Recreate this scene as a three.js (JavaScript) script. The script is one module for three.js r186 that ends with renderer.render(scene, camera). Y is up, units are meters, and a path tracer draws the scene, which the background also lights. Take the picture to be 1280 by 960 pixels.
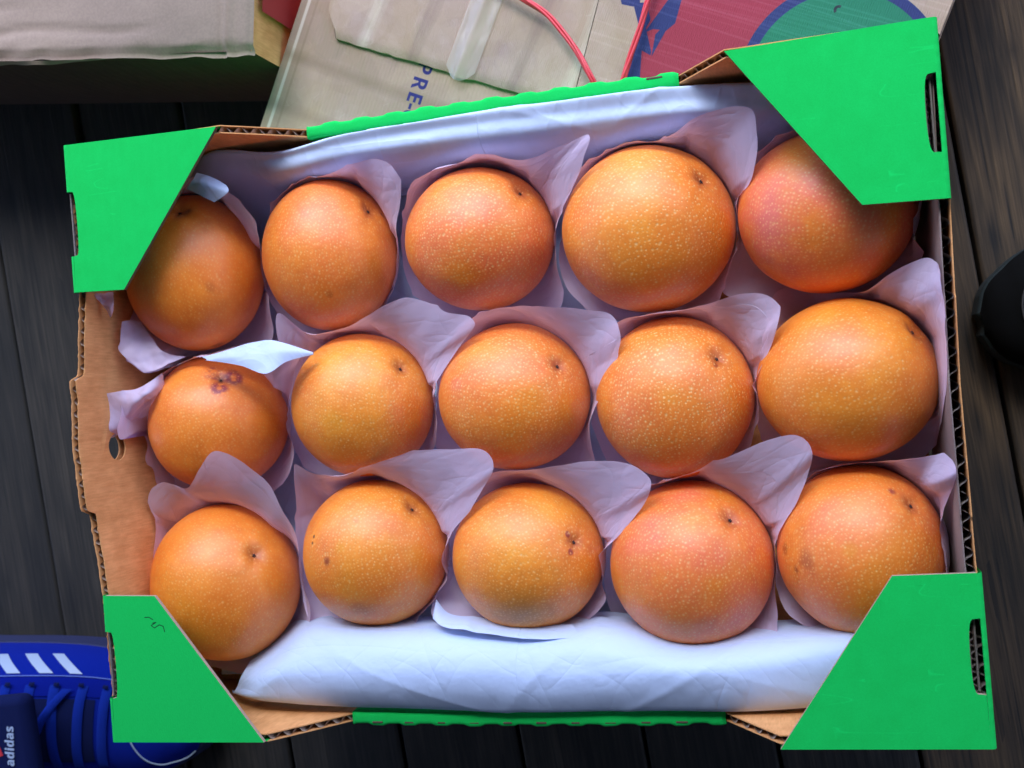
import * as THREE from 'three';
import { mergeGeometries, mergeVertices, toCreasedNormals } from 'three/addons/utils/BufferGeometryUtils.js';
import { TextGeometry } from 'three/addons/geometries/TextGeometry.js';
import { FontLoader } from 'three/addons/loaders/FontLoader.js';
import { RoundedBoxGeometry } from 'three/addons/geometries/RoundedBoxGeometry.js';

// ------------------------------------------------------------------ camera, sky, sun, exposure
const scene = new THREE.Scene();
const camera = new THREE.PerspectiveCamera(37.849, 4 / 3, 0.05, 60);
camera.position.set(...[0.173, 0.8256, -0.018]);
camera.up.set(...[0.07647, -0.02239, -0.99682]);
camera.focus = .63; camera.userData.fStop = 13;
camera.lookAt(...[-0.07992, -0.14189, -0.01569]);

const clamp = (x, a = 0, b = 1) => Math.min(b, Math.max(a, x));
const renderer = new THREE.WebGLRenderer();
renderer.toneMapping = THREE.LinearToneMapping;
renderer.toneMappingExposure = 3.3;
renderer.shadowMap.enabled = true;

{ // overcast daylight, brighter on the side away from the photographer
  const w = 128, h = 64, d = new Float32Array(w * h * 4);
  for (let j = 0; j < h; j++) for (let i = 0; i < w; i++) {
    const el = ((j + .5) / h - .5) * Math.PI, ph = ((i + .5) / w - .5) * 2 * Math.PI;
    const y = Math.sin(el), z = Math.cos(el) * Math.sin(ph), x = Math.cos(el) * Math.cos(ph);
    let l = y > 0 ? (1 + 1.6 * y) / 2.0 : .25;
    l *= 1 + .5 * clamp(-z * 1.1 - x * .1, -1, 1);
    d.set([l * .74, l * .94, l * 1.50, 1], (j * w + i) * 4);
  }
  const t = new THREE.DataTexture(d, w, h, THREE.RGBAFormat, THREE.FloatType);
  t.mapping = THREE.EquirectangularReflectionMapping; t.magFilter = t.minFilter = THREE.LinearFilter; t.needsUpdate = true;
  scene.background = t; scene.environment = t;
  scene.backgroundIntensity = .75; scene.environmentIntensity = .75;
}
const sun = new THREE.DirectionalLight(0xffffff, 1.5);
sun.position.set(-.12, 2.0, -1.33); sun.castShadow = true; sun.shadow.radius = 72;
sun.shadow.camera.left = sun.shadow.camera.bottom = -1; sun.shadow.camera.right = sun.shadow.camera.top = 1;
sun.shadow.mapSize.set(2048, 2048);
scene.add(sun);

// ------------------------------------------------------------------ helpers
const V = (p) => new THREE.Vector3(p[0], p[1], p[2]);
let seed = 12345;
const rnd = () => { seed = (seed * 1664525 + 1013904223) >>> 0; return seed / 4294967296; };
const reseed = (s) => { seed = (s * 2654435761) >>> 0; rnd(); rnd(); };
const hash3 = (x, y, z) => { let h = Math.imul(x, 374761393) ^ Math.imul(y, 668265263) ^ Math.imul(z, 1274126177); h = Math.imul(h ^ (h >>> 13), 1103515245); h ^= h >>> 16; return (h >>> 0) / 4294967296; };
const sm = (t) => t * t * (3 - 2 * t);
const lerp = (a, b, t) => a + (b - a) * t;
const step = (a, b, x) => sm(clamp((x - a) / (b - a)));
function noise(x, y, z) { // value noise, -1..1
  const X = Math.floor(x), Y = Math.floor(y), Z = Math.floor(z), u = sm(x - X), v = sm(y - Y), w = sm(z - Z);
  const g = (i, j, k) => hash3(X + i, Y + j, Z + k);
  return 2 * lerp(lerp(lerp(g(0, 0, 0), g(1, 0, 0), u), lerp(g(0, 1, 0), g(1, 1, 0), u), v), lerp(lerp(g(0, 0, 1), g(1, 0, 1), u), lerp(g(0, 1, 1), g(1, 1, 1), u), v), w) - 1;
}
const fbm = (x, y, z, o = 4) => { let s = 0, a = .5; for (let i = 0; i < o; i++) { s += a * noise(x, y, z); x = x * 2.03 + 7; y = y * 2.03 + 3; z = z * 2.03 + 5; a *= .5; } return s; };
const ridge = (x, y, z) => 1 - Math.abs(noise(x, y, z)) * 2;                 // -1..1, sharp crests
const used = {};
const numbered = (n) => { const k = used[n] = (used[n] || 0) + 1; return k === 1 ? n : n + '_' + String(k - 1).padStart(3, '0'); };
function tag(o, label, category, group, kind) { if (label) o.userData.label = label; if (category) o.userData.category = category; if (group) o.userData.group = group; if (kind) o.userData.kind = kind; return o; }
function thing(name, pos, label, category, group) { const o = new THREE.Group(); o.name = numbered(name); o.position.set(...pos); scene.add(o); return tag(o, label, category, group); }
function put(parent, name, geo, mat) { // a mesh; geometry is in world metres and is moved into its parent's frame
  const m = new THREE.Mesh(geo, mat); m.name = parent === scene ? numbered(name) : name; m.castShadow = m.receiveShadow = true;
  const o = new THREE.Vector3(); for (let p = parent; p && p !== scene; p = p.parent) o.add(p.position);
  if (parent.isMesh || o.lengthSq()) geo.translate(-o.x, -o.y, -o.z);
  parent.add(m); return m;
}
function grid(nu, nv, f, closedU = false) { // f(u, v) -> Vector3 with u, v in 0..1
  const p = [], uv = [], ix = [];
  for (let j = 0; j <= nv; j++) for (let i = 0; i <= nu; i++) { const q = f(i / nu, j / nv); p.push(q.x, q.y, q.z); uv.push(q.u ?? i / nu, q.v ?? j / nv); }
  for (let j = 0; j < nv; j++) for (let i = 0; i < nu; i++) { const a = j * (nu + 1) + i, b = a + nu + 1; ix.push(a, b, a + 1, b, b + 1, a + 1); }
  const g = new THREE.BufferGeometry(); g.setAttribute('position', new THREE.Float32BufferAttribute(p, 3)); g.setAttribute('uv', new THREE.Float32BufferAttribute(uv, 2)); g.setIndex(ix);
  g.computeVertexNormals();
  if (closedU) { const n = g.attributes.normal; for (let j = 0; j <= nv; j++) { const a = j * (nu + 1), b = a + nu; const x = n.getX(a) + n.getX(b), y = n.getY(a) + n.getY(b), z = n.getZ(a) + n.getZ(b), l = Math.hypot(x, y, z) || 1; n.setXYZ(a, x / l, y / l, z / l); n.setXYZ(b, x / l, y / l, z / l); } }
  return g;
}
const cr = (a, b, c, d, t) => .5 * (2 * b + (c - a) * t + (2 * a - 5 * b + 4 * c - d) * t * t + (3 * b - a - 3 * c + d) * t * t * t);
function spline(pts, t) { const n = pts.length - 1, k = Math.min(n - 1, Math.floor(t * n)), f = t * n - k, g = (i) => pts[clamp(i, 0, n)], a = g(k - 1), b = g(k), c = g(k + 1), d = g(k + 2); return new THREE.Vector3(cr(a.x, b.x, c.x, d.x, f), cr(a.y, b.y, c.y, d.y, f), cr(a.z, b.z, c.z, d.z, f)); }
function sheet(rows, nu, nv, wrinkle) { // a smooth paper sheet through a net of points, with creases along its normal
  const R = rows.map((r) => r.map(V));
  const base = (u, v) => spline(R.map((r) => spline(r, u)), v);
  return grid(nu, nv, (u, v) => {
    const p = base(u, v), e = 1e-3;
    const du = base(Math.min(1, u + e), v).sub(base(Math.max(0, u - e), v)), dv = base(u, Math.min(1, v + e)).sub(base(u, Math.max(0, v - e)));
    const n = du.cross(dv).normalize(); if (n.y < 0) n.negate();
    p.u = p.x * 3.5; p.v = (p.z + p.y) * 3.5; return p.addScaledVector(n, wrinkle(p, u, v));
  });
}
const tube = (pts, r, n = 40, k = 8) => new THREE.TubeGeometry(new THREE.CatmullRomCurve3(pts.map(V), false, 'centripetal'), n, r, k);
function boxAt(w, h, d, x, y, z, ry = 0) { const g = new THREE.BoxGeometry(w, h, d); if (ry) g.rotateY(ry); g.translate(x, y, z); return g; }
const merge = (l) => mergeGeometries(l.map((g) => { const q = g.index ? g.toNonIndexed() : g; for (const k of Object.keys(q.attributes)) if (!['position', 'normal', 'uv'].includes(k)) q.deleteAttribute(k); return q; }));

// ------------------------------------------------------------------ procedural textures
function dataTex(w, h, f, srgb = true, rep) { // f(i, j) -> [r, g, b] 0..1 display values
  const d = new Uint8Array(w * h * 4);
  for (let j = 0; j < h; j++) for (let i = 0; i < w; i++) { const c = f(i, j), k = (j * w + i) * 4; d[k] = clamp(c[0]) * 255; d[k + 1] = clamp(c[1]) * 255; d[k + 2] = clamp(c[2]) * 255; d[k + 3] = 255; }
  const t = new THREE.DataTexture(d, w, h); t.colorSpace = srgb ? THREE.SRGBColorSpace : THREE.NoColorSpace;
  t.wrapS = t.wrapT = THREE.RepeatWrapping; t.magFilter = THREE.LinearFilter; t.minFilter = THREE.LinearMipmapLinearFilter; t.generateMipmaps = true; t.needsUpdate = true;
  if (rep) t.repeat.set(rep, rep);
  return t;
}
function canvasTex(cv) { const t = new THREE.CanvasTexture(cv); t.colorSpace = THREE.SRGBColorSpace; t.wrapS = t.wrapT = THREE.RepeatWrapping; t.magFilter = THREE.LinearFilter; t.needsUpdate = true; return t; }
const grain = (c, a, s, fib = 0) => (i, j) => { // pulp: fine speckle, soft clouds, short fibres
  const n = fbm(i * s, j * s, 3, 4) * a + (hash3(i, j, 9) - .5) * a * .5 + (fib ? noise(i * .5, j * .06, 21) * fib : 0);
  return [c[0] + n, c[1] + n * .95, c[2] + n * .85];
};
const kraftMap = dataTex(512, 512, grain([.87, .61, .37], .07, .035, .03), true, 6);
const kraftPaleMap = dataTex(512, 512, grain([.60, .555, .52], .09, .012, 0), true, 5);
const greenMap = dataTex(1024, 1024, (i, j) => { const n = fbm(i * .03, j * .03, 5, 4) * .018 + (hash3(i, j, 2) - .5) * .045 + .06 * Math.pow(Math.max(0, 1 - Math.abs(noise(i * .006, j * .05, 11)) * 18), 2) * (noise(i * .012, j * .012, 5) > .35 ? 1 : 0); return [.04 + n * .3, .75 + n, .315 + n * .8]; }, true, 4);
const paperBump = dataTex(1024, 1024, (i, j) => { // crinkled tissue: facets between sharp, randomly turned creases
  let n = .4 + .12 * fbm(i * .05, j * .05, 8, 3);
  const wx = 6 * noise(i * .01, j * .01, 1), wy = 6 * noise(i * .01, j * .01, 2);
  for (const [f, a, z, k] of [[.008, .4, 4, .20], [.013, 1.5, 9, .16], [.019, 2.5, 13, .12], [.031, .9, 17, .08]]) { const c = Math.cos(a), s = Math.sin(a), q = 1 - Math.abs(noise(((i + wx) * c - (j + wy) * s) * f, ((i + wx) * s + (j + wy) * c) * f * .45, z)); n += k * Math.pow(q, 7); }
  return [n, n, n]; }, false, 1);
const boardBump = dataTex(512, 512, (i, j) => { const n = .5 + .25 * fbm(i * .06, j * .02, 12, 3) + .06 * (hash3(i, j, 5) - .5) + .1 * Math.sin(i * 2 * Math.PI * 16 / 512); return [n, n, n]; }, false, 10);
const woodMap = dataTex(512, 2048, (i, j) => {
  const g = fbm(i * .09, j * .006, 1, 5), l = noise(i * .35, j * .011, 5), c = fbm(i * .012, j * .006, 9, 3);
  let v = .29 + g * .13 + l * .04 + c * .17 + (hash3(i, j, 7) - .5) * .03;
  for (const [x, y, r] of [[130, 500, 26], [400, 1330, 22], [80, 1700, 18]]) { const q = Math.hypot((i - x) / r, (j - y) / (r * 2.0)); v -= .17 * Math.exp(-q * q * 1.4); }
  if (noise(i * .09, j * .004, 14) > .72) v -= .10;                                    // drying cracks
  v += noise(i * .2, j * .018, 33) * .05; return [v * 1.10, v * .99, v * .84];
});
woodMap.wrapT = THREE.MirroredRepeatWrapping;

// ------------------------------------------------------------------ materials
const M = (o) => new THREE.MeshPhysicalMaterial({ roughness: .85, side: THREE.DoubleSide, ...o });
const kraft = M({ map: kraftMap, bumpMap: boardBump, bumpScale: .0003, roughness: .9 });
const kraftPale = M({ map: kraftPaleMap, bumpMap: boardBump, bumpScale: .0005, roughness: .9 });
const kraftEdge = M({ color: new THREE.Color(.40, .28, .20), roughness: .95 });
const kraftWorn = M({ map: kraftPaleMap, color: new THREE.Color(.90, .78, .69), bumpMap: boardBump, bumpScale: .00008, roughness: .95 });
const kraftShaded = M({ map: kraftMap, color: new THREE.Color(.09, .085, .085), bumpMap: boardBump, bumpScale: .0004, roughness: .95 });  // front panel's shade put into the kraft colour
const kraftPink = M({ map: kraftPaleMap, color: new THREE.Color(.9, .78, .76), roughness: .9 });
const green = M({ map: greenMap, bumpMap: boardBump, bumpScale: .0004, roughness: .92, specularIntensity: .5 });
const wrapPaper = M({ color: new THREE.Color(.84, .71, .91), bumpMap: paperBump, bumpScale: .0012, roughness: .62, transmission: .42, thickness: 0 });
const linerPaper = M({ color: new THREE.Color(.60, .71, .93), bumpMap: paperBump, bumpScale: .0017, roughness: .8, transmission: .1, thickness: 0 });
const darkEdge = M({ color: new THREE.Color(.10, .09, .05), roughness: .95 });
const darkBase = M({ color: new THREE.Color(.05, .05, .045), roughness: .95 });
const twineMat = M({ color: new THREE.Color(.62, .035, .05), roughness: .35 });
const tapeMat = M({ color: new THREE.Color(.9, .86, .8), roughness: .32, transmission: .85, thickness: 0 });

// ------------------------------------------------------------------ the setting: weathered floor planks over dark earth
{
  const floor = thing('floor', [0, 0, 0]); floor.userData.kind = 'structure';
  const added_roof = put(scene, 'added_roof', boxAt(9, .06, 6, 0, 1.93, -1.32 + 3), M({ color: new THREE.Color(.30, .30, .31), roughness: .9 })); added_roof.userData.kind = 'structure';   // unseen slab added to shade the crate's near half and bounce fill
  const back = put(scene, 'added_wall', boxAt(9, 1.9, .08, 0, .94, 1.9), M({ color: new THREE.Color(.08, .075, .07), roughness: .9 })); back.userData.kind = 'structure';   // unseen, added behind the camera to block low sky light
  const under = put(scene, 'ground', boxAt(8, .05, 8, 0, -.08, 0), darkBase); under.userData.kind = 'structure';
  reseed(5);
  const ang = -.1, w = .0961, ca = Math.cos(ang), sa = Math.sin(ang);
  const tone = [0, 1, 2, 3].map((k) => M({ map: woodMap, bumpMap: woodMap, bumpScale: .0012, roughness: .85, color: new THREE.Color().setScalar([.125, .15, .105, .175][k]) }));
  const brown = M({ map: woodMap, bumpMap: woodMap, bumpScale: .0012, roughness: .85, color: new THREE.Color(.42, .32, .21) });
  for (let k = -10; k <= 9; k++) {
    const g = new RoundedBoxGeometry(w - .0026, .028, 2.6, 2, .003), off = rnd() * 5, du = rnd();
    const P = g.attributes.position, U = g.attributes.uv;
    for (let i = 0; i < P.count; i++) U.setXY(i, P.getX(i) / w * .93 + .5 + Math.floor(du * 4), P.getZ(i) / .72 + off);
    g.rotateZ((rnd() - .5) * .012); g.translate(.299 - w / 2 + k * w + w, -.015 + (rnd() - .5) * .003, 0); g.rotateY(-ang);
    const xc = .299 + w / 2 + k * w, tn = tone[Math.floor(rnd() * 4)];
    put(floor, 'plank', g, xc > .2 && xc < .36 ? brown : tn);
  }
}

// ------------------------------------------------------------------ carton at the back left
{
  const c0 = V([-0.1648, 0.15, -0.25]), c1 = V([-0.3551, 0.15, -0.2745]), e1 = c0.clone().sub(c1).setY(0).normalize(), e2 = new THREE.Vector3(e1.z, 0, -e1.x);
  const L = .48, D = .36, at = (a, b, y) => c0.clone().setY(y).addScaledVector(e1, -a).addScaledVector(e2, b);
  const t = thing('cardboard_carton', [c0.x, 0, c0.z], 'scuffed grey-brown carton with a crushed front edge, standing apart on the planks', 'carton');
  const face = (p0, p1, nu, y0, y1, bow) => grid(nu, 12, (u, v) => { const p = p0.clone().lerp(p1, u); p.y = lerp(y0, y1, v); const n = p1.clone().sub(p0).normalize(); p.x += n.z * bow * Math.sin(u * 3.1) * Math.sin(v * 3.1); p.z -= n.x * bow * Math.sin(u * 3.1) * Math.sin(v * 3.1); p.u = u * .4; p.v = v * .15; return p; });
  put(t, 'side_panel', face(at(0, 0, 0), at(L, 0, 0), 40, 0, .146, .004), kraftShaded);
  put(t, 'side_panel', face(at(0, D, 0), at(0, 0, 0), 40, 0, .146, .003), kraft);
  put(t, 'side_panel', face(at(L, 0, 0), at(L, D, 0), 10, 0, .146, 0), kraft);
  put(t, 'side_panel', face(at(L, D, 0), at(0, D, 0), 10, 0, .146, 0), kraft);
  const top = grid(160, 120, (u, v) => {
    const a = lerp(-.002, L, u), b = lerp(-.003, D, v);
    let y = .150 + .0014 * fbm(a * 22, b * 22, 3, 4);
    const w1 = .016 + .002 * noise(a * 30, 0, 1), w2 = .033 + .003 * noise(a * 14, 3, 1);
    y -= .0016 * Math.exp(-(((b - w1) / .0022) ** 2)) * step(.06, .10, a); y -= .0012 * Math.exp(-(((b - w2) / .002) ** 2)) * step(.03, .12, L - a) * step(.16, .2, a);
    y -= .0045 * (1 - step(0, .004 + .0015 * noise(a * 60, 0, 2), b)) * (.75 + .35 * noise(a * 40, 7, 2));          // crushed edge
    y -= .0025 * (1 - step(0, .004, a + .002)); y += .0022 * Math.exp(-(((a - .016) / .0022) ** 2)) - .0016 * Math.exp(-(((a - .020) / .002) ** 2));
    const p = at(a, b, y); p.addScaledVector(e2, .0009 * noise(a * 75, 1, 5) * (1 - step(0, .008, b))); p.u = a * .4; p.v = b * .4; return p;
  });
  put(t, 'top_panel', top, kraftWorn);
  put(t, 'torn_edge', grid(90, 5, (u, v) => { const a = lerp(.10, .33, u), s = Math.sin(Math.PI * u); const p = at(a, -.0035 - .002 * v * s * (1 + noise(a * 70, 2, 8)), .1485 - v * .007 * s * (.8 + .5 * noise(a * 55, 1, 4))); return p; }), kraftEdge);
  put(t, 'printed_band', grid(6, 6, (u, v) => { const p = at(-.004, .028 + .03 * u, .05 + .09 * v); return p; }), M({ color: new THREE.Color(.35, .02, .02), roughness: .7 }));
}

// ------------------------------------------------------------------ carton under the crate
const TOP = .1045, FL = .1088;
const cO = new THREE.Vector3(-.243, 0, -.0819), E1 = new THREE.Vector3(.905, 0, .425), E2 = new THREE.Vector3(.425, 0, -.905);
const cl = (p) => { const q = V(p).sub(cO); return [q.dot(E1), q.dot(E2)]; };      // world -> carton top
const cw = (a, b, y) => cO.clone().setY(y).addScaledVector(E1, a).addScaledVector(E2, b);
function pulp(ctx, W, H, base, n) { // paper board: cloudy pulp, fibres, rubbed lines
  ctx.fillStyle = base; ctx.fillRect(0, 0, W, H);
  for (let i = 0; i < n; i++) { const r = 10 + rnd() * 90; ctx.fillStyle = rnd() < .5 ? 'rgba(255,245,235,.022)' : 'rgba(70,55,45,.022)'; ctx.beginPath(); ctx.ellipse(rnd() * W, rnd() * H, r, r * (.3 + rnd()), rnd() * 3, 0, 7); ctx.fill(); }
  for (let i = 0; i < n * 3; i++) { ctx.strokeStyle = rnd() < .5 ? 'rgba(255,250,240,.07)' : 'rgba(80,60,45,.07)'; ctx.lineWidth = .6 + rnd(); const x = rnd() * W, y = rnd() * H, a = rnd() * 6; ctx.beginPath(); ctx.moveTo(x, y); ctx.lineTo(x + Math.cos(a) * 14, y + Math.sin(a) * 14); ctx.stroke(); }
}
{
  const WD = .41, DP = .46, t = thing('cardboard_carton', [cO.x, 0, cO.z], 'pale brown carton with blue lettering and a red and green print, beneath the fruit crate', 'carton');
  reseed(71);
  const S = 3000, cv = document.createElement('canvas'); cv.width = Math.round(WD * S); cv.height = Math.round(DP * S);
  const x = cv.getContext('2d'); pulp(x, cv.width, cv.height, 'rgb(160,134,112)', 900);
  const px = (a, b) => [a * S, (DP - b) * S];
  x.strokeStyle = 'rgba(120,100,80,.35)'; x.lineWidth = 5; for (const a of [.012]) { x.beginPath(); x.moveTo(...px(a, 0)); x.lineTo(...px(a, DP)); x.stroke(); }
  x.strokeStyle = 'rgba(235,225,215,.5)'; x.lineWidth = 7; x.beginPath(); x.moveTo(...px(.006, 0)); x.lineTo(...px(.006, DP)); x.stroke();
  for (const [b, k] of [[.196, .10], [.160, .08]]) { x.strokeStyle = `rgba(110,90,72,${k})`; for (let w = 1; w < 5; w++) { x.lineWidth = w * 8; x.beginPath(); x.moveTo(...px(0, b)); x.lineTo(...px(.2, b - .004)); x.stroke(); } }
  // blue lettering
  const [ra, rb] = cl([-0.0626, 0.11, -0.2236]); x.fillStyle = 'rgb(34,34,98)'; x.font = `bold ${Math.round(.0150 * S)}px sans-serif`; x.textAlign = 'center'; x.textBaseline = 'middle';
  for (const [ch, o] of [['P', -.0106], ['R', 0], ['E', .0103], ['-', .0166], ['C', .0232], ['O', .0345], ['O', .0462], ['L', .0565], ['E', .066], ['D', .077]]) { x.save(); x.translate(...px(ra, rb - o)); x.rotate(Math.PI / 2); x.fillText(ch, 0, 0); x.restore(); }
  const topMat = M({ map: canvasTex(cv), bumpMap: boardBump, bumpScale: .0004, roughness: .9 });
  const body = new RoundedBoxGeometry(WD, TOP, DP, 3, .004); body.translate(WD / 2, TOP / 2, -DP / 2); body.rotateY(-Math.atan2(E1.z, E1.x)); body.translate(cO.x, 0, cO.z);
  put(t, 'body', body, kraft);
  put(t, 'top_panel', grid(60, 60, (u, v) => { const a = u * WD, b = v * DP, p = cw(a, b, TOP + .0006 + .0006 * fbm(a * 25, b * 25, 2, 3) * step(0, .02, Math.min(a, WD - a))); p.u = u; p.v = v; return p; }), topMat);
  // two lid flaps, 4 mm board, the right one printed
  const [fa, fb] = cl([-0.1197, 0.114, -0.262]), [, fb2] = cl([0.0132, 0.114, -0.2032]), [sa1, sb1] = cl([0.0429, 0.114, -0.2021]), [sa2, sb2] = cl([0.0625, 0.114, -0.2567]);
  const bmin = (a) => fb + (fb2 - fb) * (a - fa) / .14, seam = (b) => sa1 + (sa2 - sa1) * (b - sb1) / (sb2 - sb1);
  const flap = (name, aL, aR, mat, uvf, dent) => {
    const g = grid(90, 70, (u, v) => { const b0 = .44, bb = lerp(bmin(fa), b0, v), a = lerp(aL(bb), aR(bb), u), b = lerp(bmin(a), b0, v) + (v === 0 ? dent(a) : 0); const p = cw(a, b, FL + .0007 * fbm(a * 30, b * 30, 7, 3) + .0006 * Math.exp(-(((a - fa - .06 + (b - fb) * .3) / .003) ** 2)) - .0012 * (1 - step(0, .004, b - bmin(a)))); [p.u, p.v] = uvf(a, b); return p; });
    const edge = grid(90, 2, (u, v) => { const a = lerp(aL(bmin(fa)), aR(bmin(fa)), u); return cw(a, bmin(a) + dent(a), FL - .0012 - .0035 * v); });
    const f = put(t, name, g, mat); put(f, 'cut_edge', edge, kraftEdge);
    put(f, 'side_edge', grid(2, 30, (u, v) => { const b = lerp(bmin(fa), .44, v), a = aL(b); return cw(a, b, FL - .0002 - .0045 * u); }), kraftEdge);
    return f;
  };
  const fcv = document.createElement('canvas'); fcv.width = 900; fcv.height = 900; const fx = fcv.getContext('2d'); pulp(fx, 900, 900, 'rgb(160,134,112)', 500);
  for (let k = 0; k < 5; k++) { fx.strokeStyle = `rgba(${k % 2 ? '90,70,55' : '235,225,215'},.05)`; for (let w = 1; w < 7; w++) { fx.lineWidth = w * 7; fx.beginPath(); const q = 140 + k * 150; fx.moveTo(q, 900); fx.quadraticCurveTo(q + 90 * rnd(), 500, q + 50, 0); fx.stroke(); } }
  flap('lid_flap', (b) => fa - .022 * step(fb, fb + .02, b) * .5 - (b - fb) * .04, (b) => seam(b), M({ map: canvasTex(fcv), bumpMap: boardBump, bumpScale: .0004, roughness: .88 }), (a, b) => [(a - .02) / .22, (b - .2) / .25], (a) => -.0016 * Math.exp(-(((a - fa - .094) / .006) ** 2)) + .0004 * noise(a * 200, 0, 1));
  // printed flap
  const PS = 4200, pcv = document.createElement('canvas'); pcv.width = Math.round(.22 * PS); pcv.height = Math.round(.26 * PS);
  const q = pcv.getContext('2d'); pulp(q, pcv.width, pcv.height, 'rgb(160,134,112)', 500);
  const pp = (p) => { const [a, b] = cl(p); return [(a - .19) * PS, (.45 - b) * PS]; };
  const poly = (l, c) => { q.fillStyle = c; q.beginPath(); l.forEach((p, i) => i ? q.lineTo(...pp(p)) : q.moveTo(...pp(p))); q.closePath(); q.fill(); };
  const A = pp([0.1542, 0.114, -0.2149]), Bc = pp([0.1732, 0.114, -0.2352]), Cc = pp([0.2599, 0.114, -0.2149]);
  const dd = 2 * (A[0] * (Bc[1] - Cc[1]) + Bc[0] * (Cc[1] - A[1]) + Cc[0] * (A[1] - Bc[1])), s2 = (p) => p[0] * p[0] + p[1] * p[1];
  const ux = (s2(A) * (Bc[1] - Cc[1]) + s2(Bc) * (Cc[1] - A[1]) + s2(Cc) * (A[1] - Bc[1])) / dd, uy = (s2(A) * (Cc[0] - Bc[0]) + s2(Bc) * (A[0] - Cc[0]) + s2(Cc) * (Bc[0] - A[0])) / dd, ur = Math.hypot(A[0] - ux, A[1] - uy);
  const red = 'rgb(146,36,56)', blue = 'rgb(30,38,92)';
  { const l0 = pp([0.0965, 0.114, -0.2512]), l1 = pp([0.0768, 0.114, -0.2034]); q.fillStyle = red; q.beginPath(); q.moveTo(l0[0] + (l0[0] - l1[0]) * 3, l0[1] + (l0[1] - l1[1]) * 3); q.lineTo(l1[0] - (l0[0] - l1[0]) * 3, l1[1] - (l0[1] - l1[1]) * 3); q.lineTo(ux, 2000); q.lineTo(ux + 30, -500); q.fill(); }
  poly([[0.0854, 0.114, -0.253], [0.1035, 0.114, -0.25], [0.0922, 0.114, -0.2356], [0.0945, 0.114, -0.2201], [0.0863, 0.114, -0.2], [0.0738, 0.114, -0.1977], [0.0806, 0.114, -0.2181], [0.0885, 0.114, -0.2342]], blue);
  poly([[0.0931, 0.114, -0.2345], [0.0998, 0.114, -0.2425], [0.1069, 0.114, -0.2495], [0.0935, 0.114, -0.2517], [0.0957, 0.114, -0.2412]], red);
  poly([[0.0909, 0.114, -0.2328], [0.1087, 0.114, -0.2522], [0.1166, 0.114, -0.2509], [0.1109, 0.114, -0.2357], [0.1045, 0.114, -0.2317], [0.0943, 0.114, -0.2171], [0.0979, 0.114, -0.2307], [0.1011, 0.114, -0.2332], [0.0967, 0.114, -0.2344]], blue);
  poly([[0.0853, 0.114, -0.2001], [0.0885, 0.114, -0.222], [0.0967, 0.114, -0.2157], [0.1013, 0.114, -0.1978]], red);
  poly([[0.0768, 0.114, -0.2605], [0.0908, 0.114, -0.2572], [0.0894, 0.114, -0.2513], [0.0852, 0.114, -0.2505], [0.0782, 0.114, -0.2531]], blue);
  q.fillStyle = 'rgb(16,104,76)'; q.beginPath(); q.arc(ux, uy, ur, 0, 7); q.fill(); q.strokeStyle = blue; q.lineWidth = .0062 * PS; q.beginPath(); q.arc(ux, uy, ur - .0031 * PS, 0, 7); q.stroke();
  { const [cx, cy] = pp([0.21, 0.114, -0.2282]); q.strokeStyle = 'rgb(24,30,40)'; q.lineWidth = 7; q.beginPath(); q.arc(cx, cy, 9, 2.2, 5); q.stroke(); }
  for (let i = 0; i < 60; i++) { q.strokeStyle = `rgba(255,230,220,${.03 + rnd() * .05})`; q.lineWidth = 2 + rnd() * 5; const yy = rnd() * 1100; q.beginPath(); q.moveTo(0, yy); q.lineTo(950, yy + (rnd() - .5) * 90); q.stroke(); }
  flap('lid_flap', (b) => seam(b) + .0005, () => .409, M({ map: canvasTex(pcv), bumpMap: boardBump, bumpScale: .0004, roughness: .8 }), (a, b) => [(a - .19) / .22, 1 - (.45 - b) / .26], (a) => .0004 * noise(a * 200, 0, 1));
  // clear tape over the left flap's edge
  const tc = fa + .094;
  put(t, 'tape', grid(24, 60, (u, v) => { const a = tc + (u - .5) * .021, b = fb + .006 + v * .2 - .008 * (1 - v) * Math.sin(u * Math.PI); return cw(a + .02 * v * .3, b, FL + .0013 + .0011 * Math.abs(fbm(a * 160, b * 50, 4, 3)) + .0022 * Math.exp(-(((u - .45) / .16) ** 2)) * (1 - .6 * v)); }), tapeMat);
}

// ------------------------------------------------------------------ red twine round that carton
function twine(label, pts) {
  const t = thing('red_twine', [0, 0, 0], label, 'twine', 'red twine on the carton beneath the crate');
  const c = new THREE.CatmullRomCurve3(pts.map(V), false, 'centripetal');
  for (let k = 0; k < 3; k++) {
    const l = []; for (let i = 0; i <= 60; i++) { const u = i / 60, p = c.getPointAt(u), ta = c.getTangentAt(u), s = new THREE.Vector3(ta.z, 0, -ta.x).normalize(), f = u * 5 + k * 2.1; l.push(p.addScaledVector(s, .0011 * Math.cos(f)).setY(p.y + .0006 * Math.sin(f)).toArray()); }
    put(t, 'strand', tube(l, .0011, 120, 7), twineMat);
  }
}
twine('loose red twine curving over the taped flap of the carton', [[-0.0114, 0.118, -0.2854], [0.0165, 0.118, -0.2635], [0.0297, 0.117, -0.2524], [0.0392, 0.117, -0.24], [0.0478, 0.118, -0.2261], [0.0549, 0.119, -0.2094], [0.0578, 0.118, -0.2021], [0.0603, 0.112, -0.1883]]);
twine('taut red twine beside the blue mark at the edge of the red print', [[0.1033, 0.116, -0.2696], [0.095, 0.116, -0.2488], [0.0881, 0.116, -0.2317], [0.0799, 0.116, -0.2126], [0.0755, 0.116, -0.2021], [0.0695, 0.112, -0.187]]);

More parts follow.
